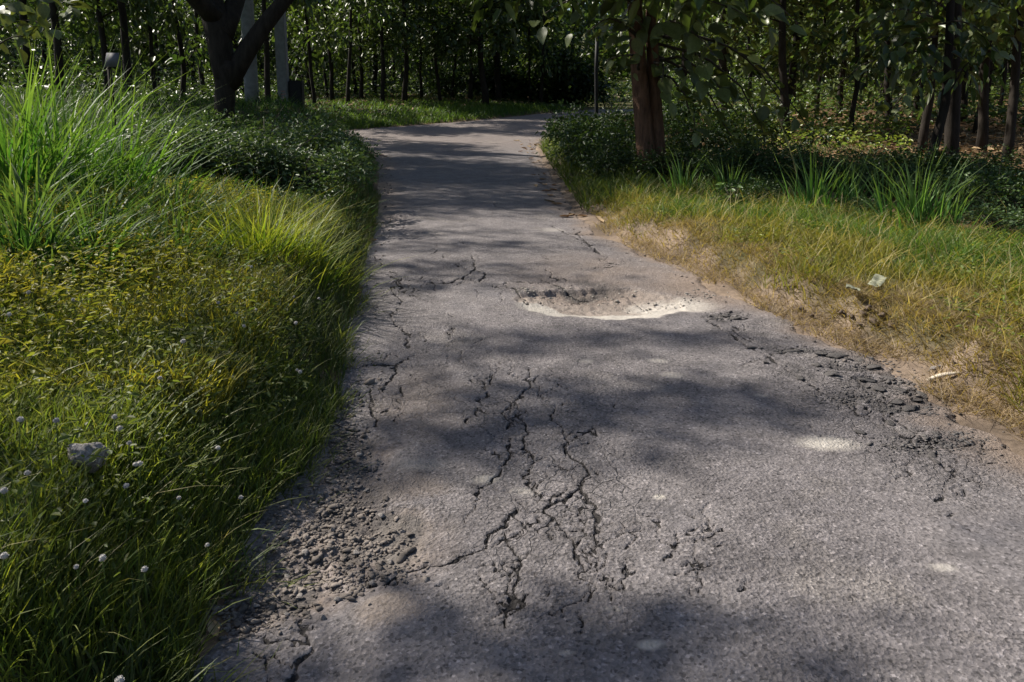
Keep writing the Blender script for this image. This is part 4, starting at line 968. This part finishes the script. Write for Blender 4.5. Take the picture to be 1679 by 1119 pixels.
# branches of the slender reddish tree
st = [o for o in C.objects if o.get('label') == 'slender reddish brown trunk in front of the leaf litter'][0]
M_ = Matrix.LocRotScale(st.location, st.rotation_euler, st.scale).inverted()
def sp_(px, py, Y): 
    v = M_ @ Vector(tuple(at_depth(px, py, Y))); return np.array(v)
for pts, nl, sz in [
    ([(1536,60,13.5),(1500,60,13.0),(1460,90,12.6),(1430,110,12.5)], 24, .22),
    ([(1536,30,13.5),(1490,10,13.0),(1430,30,12.4),(1380,50,12.2)], 24, .22),
    ([(1537,120,13.5),(1510,110,13.1),(1480,135,12.8),(1460,150,12.6)], 20, .20),
    ([(1536,40,13.5),(1570,30,13.0),(1610,50,12.8),(1640,90,12.6)], 22, .21),
    ([(1536,10,13.5),(1560,-20,12.8),(1600,0,12.4),(1660,20,12.2)], 20, .21),
    ([(1537,100,13.5),(1490,150,13.8),(1465,170,13.6),(1455,200,13.4)], 20, .24),
    ([(1537,80,13.5),(1450,90,13.4),(1390,120,13.2),(1350,160,13.0)], 16, .19)]:
    pth = smoothpath([sp_(*p) for p in pts], 9, .015, int(sz*100)); leafy_branch(st, None, pth, .02, nl, sz)

# shade trees that stand beside the picture and throw the streaks of shade onto the road
def shade_tree(name, base, targets, chains, label, bark='bark_grey'):
    bx_, by_ = base; bz_ = float(hgt(bx_, by_))
    root = ob(name, None, loc=(bx_, by_, bz_), label=label, cat='tree')
    cents = []
    for (px, py, H, rx_, ry_, nlv) in targets:
        g = px_road(px, py); t = H/SUN[2]
        cents.append((np.array([g[0]+SUN[0]*t, g[1]+SUN[1]*t, H]) - np.array([bx_, by_, bz_]), rx_, ry_, nlv))
    mz = np.mean([c_[0] for c_ in cents], 0)
    tp = np.array([mz[0]*.25, mz[1]*.25, 3.8])
    ob('trunk', mesh_np('trunk', *tube(smoothpath([(0, 0, -.3), (.05, .02, 1.5), tp], 9), np.linspace(.24, .15, 9), 11, .05, 3), smooth=True), bark, root)
    Vs = []
    for ch in chains:
        pts = [tp*np.array([1, 1, .96])] + [cents[i][0] for i in ch]
        pp = smoothpath(pts, 5*len(pts), .03, ch[0])
        ob('limb', mesh_np('limb', *tube(pp, np.linspace(.055, .012, len(pp)), 7)), bark, root)
    for i, (c_, rx_, ry_, nlv) in enumerate(cents):
        P_ = c_ + np.stack([rng.normal(0, rx_, nlv), rng.normal(0, ry_, nlv), rng.normal(0, .25, nlv)], 1)
        Vs.append(leaves(P_, rdir(nlv), rng.uniform(.10, .2, nlv), rng.uniform(.05, .1, nlv), colvar(nlv, (0.05,0.09,0.02), (0.08,0.12,0.03))))
    V, fs = join([(v, f) for v, f, _ in Vs])
    ob('crown', mesh_np('crown', V, fs, np.concatenate([c_ for _, _, c_ in Vs])), 'crown_leaf', root)
shade_tree('shade_tree', (-9.0, 3.2), [
    (620,770,6.6,.40,.06,70),(760,735,6.8,.45,.07,130),(890,705,7.0,.60,.06,160),(1090,680,7.2,.45,.04,110),(1205,665,7.3,.2,.025,35),
    (640,602,7.0,.5,.05,60),(800,578,7.4,.55,.05,100),(1000,560,7.8,.65,.04,130),(1150,553,8.0,.4,.03,60),
    (470,1125,5.6,.3,.03,30),(740,1112,5.8,.4,.03,55),(1000,1060,6.0,.3,.035,80),(1170,1040,6.2,.25,.025,40),(970,1125,6.0,.25,.03,60),
    (980,648,7.2,.7,.035,120),(820,660,7.2,.6,.035,90),(1180,640,7.2,.3,.025,40)],
    [(0,1,2,3,4),(5,6,7,8),(9,10,11,12),(10,13),(15,14,16)], 'roadside tree whose crown shades the near asphalt')
shade_tree('shade_tree', (-9.5, 12.5), [
    (640,470,6.8,.5,.08,90),(690,440,7.0,.6,.08,140),(830,455,7.0,.5,.06,80),
    (660,412,7.2,.7,.09,120),(770,405,7.2,.7,.09,120),(680,385,7.5,.8,.12,170),
    (700,340,8.0,1.3,.6,1700),(830,332,8.2,1.2,.6,1900),(780,305,8.6,1.5,1.0,2400),(700,295,8.6,1.5,1.0,2100),(860,290,8.8,1.4,1.0,2000)],
    [(0,1,2),(5,3,4),(6,7,8),(9,10)], 'roadside tree whose crown shades the middle of the road')

# ------------------------------------------------------------------ poles, box, sign, post
def ground_loc(px, Y):
    x, y = gp(px, Y); return (x, y, float(hgt(x, y)))
lc = ground_loc(413, 20.5)
root = ob('concrete_pole', None, loc=lc, label='thick grey concrete pole right behind the forked tree', cat='pole')
def taper_pole(w0, w1, h, sides=12):
    z = np.linspace(-.4, h, 10); return mesh_np('shaft', *tube(np.stack([z*0, z*0, z], 1), np.linspace(w0, w1, 10)/2, sides), smooth=True)
ob('shaft', taper_pole(.36, .30, 7.5), 'concrete', root)
def boxmesh(name, sx, sy, sz, bev=0.01):
    import bmesh
    bm = bmesh.new(); bmesh.ops.create_cube(bm, size=1.0); bmesh.ops.scale(bm, vec=(sx, sy, sz), verts=bm.verts)
    if bev: bmesh.ops.bevel(bm, geom=bm.edges[:], offset=bev, segments=2, affect='EDGES')
    me = bpy.data.meshes.new(name); bm.to_mesh(me); bm.free(); return me
lc2 = ground_loc(465.5, 23.5)
root = ob('concrete_pole', None, loc=lc2, label='square concrete pole with faded red markings beside the black box', cat='pole')
s_ = boxmesh('shaft', .29, .29, 8.0, .02); ob('shaft', s_, 'concrete', root, loc=(0, 0, 3.7))
for k in range(5):
    ob('painted_marking', boxmesh('painted_marking', .12+.04*(k % 2), .006, .035, 0), 'red_paint', root, loc=(.02, -.147, .75+k*.085), rot=(0, .12*(-1)**k, 0))
lc3 = ground_loc(487, 23.6)
root = ob('meter_box', None, loc=lc3, label='tall narrow black box standing right of the marked concrete pole', cat='box')
ob('cabinet', boxmesh('cabinet', .38, .30, 1.22, .015), 'black_paint', root, loc=(0, 0, 1.02)); ob('door', boxmesh('door', .33, .02, 1.1, .008), 'black_paint', root, loc=(0, -.161, 1.02))
for sx in (-.13, .13): ob('leg', boxmesh('leg', .05, .05, .9, .004), 'black_paint', root, loc=(sx, 0, .2))
lc4 = ground_loc(180, 14.0)
root = ob('sign', None, loc=lc4, label='small grey panel on a dark post above the tall grass', cat='sign')
def rp(px, py): return at_depth(px, py, 14.0)-np.array(lc4)
pv = np.array([rp(175, 87), rp(194, 87), rp(199, 110), rp(171, 110)]); pv = np.concatenate([pv-[0, .012, 0], pv+[0, .012, 0]])
pf = np.array([[0,3,2,1],[4,5,6,7],[0,1,5,4],[1,2,6,5],[2,3,7,6],[3,0,4,7]])
ob('panel', mesh_np('panel', pv, [pf]), 'grey_sheet', root)
ph = float(rp(178, 100)[2])
ob('post', mesh_np('post', *tube(np.array([(0, .07, -.3), (0, .07, .3), (0, .07, ph)]), [.04, .04, .038], 8)), 'bark_dark', root)
lc5 = ground_loc(978, 21.0)
hh = float(at_depth(976, 60, 21.0)[2])-lc5[2]
ob('thin_post', mesh_np('thin_post', *tube(np.array([(0, 0, -.3), (0.01, 0, hh*.3), (-.02, 0, hh*.7), (-.01, 0, hh)]), [.055, .05, .05, .045], 8), smooth=True), 'black_paint', loc=lc5,
   label='thin black post rising from the shrubs left of the double trunk', cat='post')

# ------------------------------------------------------------------ small things
# pale rock in the grass
import bmesh
bm = bmesh.new(); bmesh.ops.create_icosphere(bm, subdivisions=4, radius=.5)
v = np.array([q.co[:] for q in bm.verts]); f = np.array([[q.index for q in p.verts] for p in bm.faces]); bm.free()
v = v*(1 + .2*wav(v[:, 0]*5+v[:, 2]*3, v[:, 1]*5, 1.2, 90) + .11*wav(v[:, 0]*9, v[:, 1]*9+v[:, 2]*8, 1.4, 91) + .03*wav(v[:, 0]*25, v[:, 1]*25+v[:, 2]*20, 1.4, 92))[:, None]*np.array([1.15, .8, .75])
p = px_ground(146, 765, .08)
ob('rock', mesh_np('rock', v, [f], smooth=True), 'pale_stone', loc=(p[0], p[1], float(hgt(p[0], p[1]))+.115), rot=(0, .2, .4), scale=(.105,.11,.12), label='lumpy pale grey rock in the grass of the bank', cat='rock')

# white button flowers
def flower_meshes(seed):
    r_ = np.random.default_rng(seed)
    nn = 60; dv = rdir(nn, -.5, 1.0)
    V, fs, c_ = leaves(dv*.35, dv, np.full(nn, .2), np.full(nn, .16), np.ones((nn, 3)), .1, 0)
    vv, ff = peb2[0]; bm_ = bmesh.new(); bmesh.ops.create_icosphere(bm_, subdivisions=2, radius=.42)
    v2 = np.array([q.co[:] for q in bm_.verts]); f2 = np.array([[q.index for q in p_.verts] for p_ in bm_.faces]); bm_.free()
    return mesh_np('flower_head', *join([(V, fs), (v2, [f2])]))
FH = flower_meshes(1)
stm = {}
FL = [(120,492),(15,516),(47,480),(196,703),(188,684),(222,762),(229,761),(140,822),(293,817),(340,894),(7,912),(168,915),(125,930),(388,513),(487,607),(492,610),(400,535),(485,530),(482,487),(262,620),(196,1116),(33,688),(357,735),(395,816),(207,797),(45,776),(212,727),(300,560),(335,452),(412,438),(408,437),(260,455),(358,497),(420,508),(523,490),(92,690),(6,805),(237,934)]
for i, (px, py) in enumerate(FL):
    up = .20+.06*((i*37) % 10)/10; p = px_ground(px, py, up); gz = float(hgt(p[0], p[1])); hh = p[2]-gz
    r_ = ob('flower', None, loc=(p[0], p[1], gz), label='small round white flower on a thin stem in the grassy bank', cat='flower', group='white button flowers on the bank')
    lx_ = random.uniform(-.04, .04)
    sm = mesh_np('stem', *tube(np.array([(lx_, 0, -.02), (lx_*.6, 0, hh*.5), (0, 0, hh)]), [.002, .002, .0016], 4), np.tile([[.08, .12, .03]], (14, 1)))
    ob('stem', sm, 'grass', r_); ob('flower_head', FH, 'petal', r_, loc=(0, 0, hh), rot=(0, random.uniform(-.4, .4), random.uniform(0, 6)), scale=random.uniform(.014, .023))

# leaf litter on the forest floor
n_ = 15000
y = np.exp(rng.uniform(math.log(9), math.log(45), n_)); dr = rng.uniform(2.4, 26, n_); x = xr(y)+dr
P_ = onground(x, y) + np.stack([0*x, 0*x, rng.uniform(.015, .08, n_)], 1); D_ = rdir(n_, -.15, .35)
V, fs, c_ = leaves(P_, D_, rng.uniform(.10, .24, n_), rng.uniform(.06, .14, n_), colvar(n_, (0.17,0.105,0.055), (0.33,0.24,0.14), .28), .2, .1)
ob('leaf_litter', mesh_np('leaf_litter', V, fs, c_), 'dry_leaf', kind='stuff', label='dry orange brown leaf litter on the forest floor', cat='leaf litter')
n_ = 5000
y = rng.uniform(30, 62, n_); x = rng.uniform(-32, 4, n_); k = (xl(y)-x > 3); x, y = x[k], y[k]; n_ = len(x)
P_ = onground(x, y) + np.stack([0*x, 0*x, rng.uniform(.02, .1, n_)], 1)
V, fs, c_ = leaves(P_, rdir(n_, -.15, .35), rng.uniform(.16, .34, n_), rng.uniform(.09, .2, n_), colvar(n_, (0.16,0.10,0.05), (0.32,0.24,0.14), .25), .2, .1)
ob('leaf_litter', mesh_np('leaf_litter', V, fs, c_), 'dry_leaf', kind='stuff', label='dim dry leaf litter under the plantation', cat='leaf litter')

# fallen leaves along the shaded road edges
def curled_leaf(seed, c_):
    r_ = np.random.default_rng(seed); nu, nv = 7, 5; V = []
    for i in range(nu):
        t = i/(nu-1); w_ = .30*math.sin(math.pi*min(1, t*.96+.02))**.8
        for j in range(nv):
            s = (j/(nv-1)-.5)*2; V.append((s*w_*(.8), t-.5, .35*s*s*w_ + .25*(t-.5)**2 + r_.normal(0, .02)))
    i = (np.arange(nu-1)[:, None]*nv+np.arange(nv-1)[None]).ravel()
    V = np.array(V); return mesh_np('dry_leaf', V, [np.stack([i, i+1, i+nv+1, i+nv], 1)], np.tile(np.array([c_]), (len(V), 1)), smooth=True)
DLm = [curled_leaf(k, c_) for k, c_ in enumerate([(.26,.16,.09), (.34,.22,.12), (.18,.11,.07), (.38,.28,.17)])]
spots = []
for i in range(46):
    py = 232+140*random.random()**1.6; e = np.interp(py, [232, 250, 300, 350, 372], [866, 880, 905, 940, 965]); spots.append((e-6+random.gauss(0, 16)*(.4+py/500), py))
spots += [(625,256),(632,258),(612,365),(618,370),(610,345),(640,262),(605,398)]
for i, (px, py) in enumerate(spots):
    x, y = px_road(px, py); z = max(road_z(x, y), float(hgt(x, y)))
    ob('dry_leaf', DLm[i % 4], 'dry_leaf', loc=(x, y, z+.01), rot=(random.uniform(-.2, .2), random.uniform(-.2, .2), random.uniform(0, 6)), scale=random.uniform(.09, .20),
       label='curled brown fallen leaf on the edge of the shaded road', cat='leaf', group='fallen leaves along the shaded road edges')
p = px_road(982, 367); ob('dry_leaf', DLm[3], 'dry_leaf', loc=(p[0], p[1], max(road_z(*p), float(hgt(*p)))+.03), rot=(.3, .2, .5), scale=.2, label='large sunlit yellowish fallen leaf where the dry verge begins', cat='leaf')
p = px_road(352, 1040); ob('dry_leaf', DLm[3], 'dry_leaf', loc=(p[0], p[1], max(road_z(*p), float(hgt(*p)))+.02), rot=(.2, -.2, .6), scale=.075, label='greyish fallen leaf in the gravel at the near grass edge', cat='leaf')

# crumpled paper on the verge
def crumple(seed, n_=9):
    r_ = np.random.default_rng(seed); g = np.linspace(-.5, .5, n_); X, Y = np.meshgrid(g, g)
    Z = .22*np.abs(X+.2*Y) + .06*wav(X, Y, 9, seed) + .05*r_.normal(0, 1, X.shape)*.4
    i = (np.arange(n_-1)[:, None]*n_+np.arange(n_-1)[None]).ravel()
    return mesh_np('paper_litter', np.stack([X, Y*.7, Z], -1).reshape(-1, 3), [np.stack([i, i+1, i+n_+1, i+n_], 1)])
for px, py, s, rot, lab in [(1438,458,.12,(.25,-.55,.5),'folded off white paper scrap standing in the verge grass'),(1398,472,.13,(.2,.1,1.2),'small flat grey paper scrap beside the folded one')]:
    p = px_ground(px, py, .12); q = ob('paper_litter', crumple(int(px)), 'paper', loc=(p[0], p[1], float(hgt(p[0], p[1]))+.10), rot=rot, scale=s, label=lab, cat='paper litter')
p1 = np.array([*px_road(1520, 630), 0]); p2 = np.array([*px_road(1572, 637), 0])
for q in (p1, p2): q[2] = max(road_z(q[0], q[1]), float(hgt(q[0], q[1])))+.012
mid = (p1+p2)/2+np.array([0, 0, .012])
ob('stick', mesh_np('stick', *tube(smoothpath([p1-mid, (0, .01, 0), p2-mid], 6), [.011, .013, .013, .012, .01, .006], 7)), 'dry_stick', loc=mid, label='pale dry stick lying on the dirt at the road edge', cat='stick')
p = px_road(1535, 619); ob('clod', pm[2], 'soil_clod', loc=(p[0], p[1], max(road_z(*p), float(hgt(*p)))+.02), rot=(0, 0, .2), scale=(.11, .05, .06), label='dark brown clod above the pale stick', cat='clod')
clm = [mesh_np('clod', v_*(1+.35*wav(v_[:, 0]*7+q_, v_[:, 1]*7+v_[:, 2]*6, 1.5, 95))[:, None], [f_]) for q_, (v_, f_) in enumerate(peb2)]
for i, (px, py, s) in enumerate([(1395,518,.10),(1415,512,.12),(1430,525,.11),(1408,530,.09),(1380,510,.08),(1445,515,.09),(1312,505,.09),(1330,515,.08),(1425,500,.08),(1460,530,.08)]):
    p = px_ground(px, py, .05)
    ob('clod', clm[i % 6], 'soil_clod', loc=(p[0], p[1], float(hgt(p[0], p[1]))+.035), rot=(.3*i, .2, i), scale=s*.8, label='brown earth clod in the dry grass above the broken road edge', cat='clod', group='earth clods in the dry verge')

# the dry stalk with drooping leaves
lcx, lcy = gp(1315, 10.4); lz = float(hgt(lcx, lcy))
root = ob('dry_stalk', None, loc=(lcx, lcy, lz), label='tall thin dry stalk with pale drooping leaves above the reed tufts', cat='stalk')
def kp(px, py): return at_depth(px, py, 10.4)-np.array([lcx, lcy, lz])
pth = smoothpath([kp(1316, 335), kp(1308, 285), kp(1292, 235), kp(1275, 190), kp(1264, 160)], 10)
V, fs = tube(pth, np.linspace(.011, .005, 10), 6); ob('stem', mesh_np('stem', V, fs, np.tile([[.26,.25,.13]], (len(V), 1))), 'grass', root)
for k, (px, py, a_, L_) in enumerate([(1302,262,2.9,.24),(1290,230,2.8,.22),(1306,280,3.3,.26),(1283,215,.3,.2),(1296,250,.1,.16)]):
    b_ = kp(px, py)[None]
    V, fs, c_ = blades(b_, np.array([L_]), np.array([.022]), np.array([a_]), np.array([.8]), np.array([1.4]), np.array([[.26,.27,.15]])); ob('leaf', mesh_np('leaf', V, fs, c_), 'grass', root)
# curled dry leaf stem at the picture edge
lcx, lcy = gp(1668, 8.4); lz = float(hgt(lcx, lcy))
V, fs, c_ = blades(np.array([[0, 0, 0.0], [.05, .05, 0], [.0, .1, 0]]), np.array([.75, .6, .7]), np.array([.02, .018, .02]), np.array([2.9, 2.6, 3.4]), np.array([.05, .1, 0]), np.array([.7, .8, .6]), np.array([[.40,.34,.22]]*3))
ob('dry_reed', mesh_np('dry_reed', V, fs, c_), 'grass', loc=(lcx, lcy, lz), label='curled pale dry reed blades at the picture edge over the weeds', cat='dry reed')

# lobed pale weed on the verge
lcx, lcy = gp(1195, 9.9); lz = float(hgt(lcx, lcy))
root = ob('lobed_weed', None, loc=(lcx, lcy, lz), label='pale green weed with lobed leaves in front of the slim reeds', cat='weed')
for k in range(16):
    a_ = rng.uniform(0, 6.283); r0 = rng.uniform(.05, .3); hz = rng.uniform(.12, .42); b_ = np.array([math.cos(a_)*r0, math.sin(a_)*r0, hz])
    dirs = []
    for q in (-.9, -.45, 0, .45, .9): dirs.append((math.cos(a_+q)*.9, math.sin(a_+q)*.9, .1))
    D_ = np.array(dirs); D_ /= np.linalg.norm(D_, axis=1)[:, None]; n5 = len(D_)
    V, fs, c_ = leaves(np.tile(b_, (n5, 1)), D_, np.array([.07, .09, .11, .09, .07]), np.full(n5, .045), colvar(n5, (.10,.17,.06), (.14,.21,.08), .08), .15, .2)
    ob('leaf', mesh_np('leaf', V, fs, c_), 'shrub_leaf', root)
stv = [tube(np.array([(0, 0, -.02), (.02*k, .03, .12), (.1*math.cos(k), .1*math.sin(k), .3)]), [.006, .005, .003], 5) for k in range(6)]
ob('stems', mesh_np('stems', *join(stv)), 'bark_grey', root)

# big leaved sapling at the upper corner behind the tall grass
sx_, sy_ = gp(-22, 8.6); sz_ = float(hgt(sx_, sy_))
root = ob('sapling', None, loc=(sx_, sy_, sz_), label='sapling with large pale lit leaves in the upper picture corner', cat='sapling')
def qp(px, py, dy=0): return at_depth(px, py, 8.6+dy)-np.array([sx_, sy_, sz_])
p1 = smoothpath([(0, 0, -.1), qp(-26, 150), qp(-22, 60), qp(-10, -80)], 10)
ob('trunk', mesh_np('trunk', *tube(p1, np.linspace(.025, .010, 10), 7)), 'bark_grey', root)
for pts, nl in [([(-22,60,0),(20,35,-.1),(60,30,-.2),(90,50,-.2)], 14), ([(-20,30,0),(0,15,-.1),(20,10,-.2),(30,25,-.2)], 12), ([(-24,90,0),(15,60,.1),(40,55,.2),(60,75,.2)], 9), ([(-14,-20,0),(50,-30,.1),(90,-10,.1),(120,20,.1)], 14)]:
    leafy_branch(root, None, smoothpath([qp(*p) for p in pts], 8), .012, nl, .20)
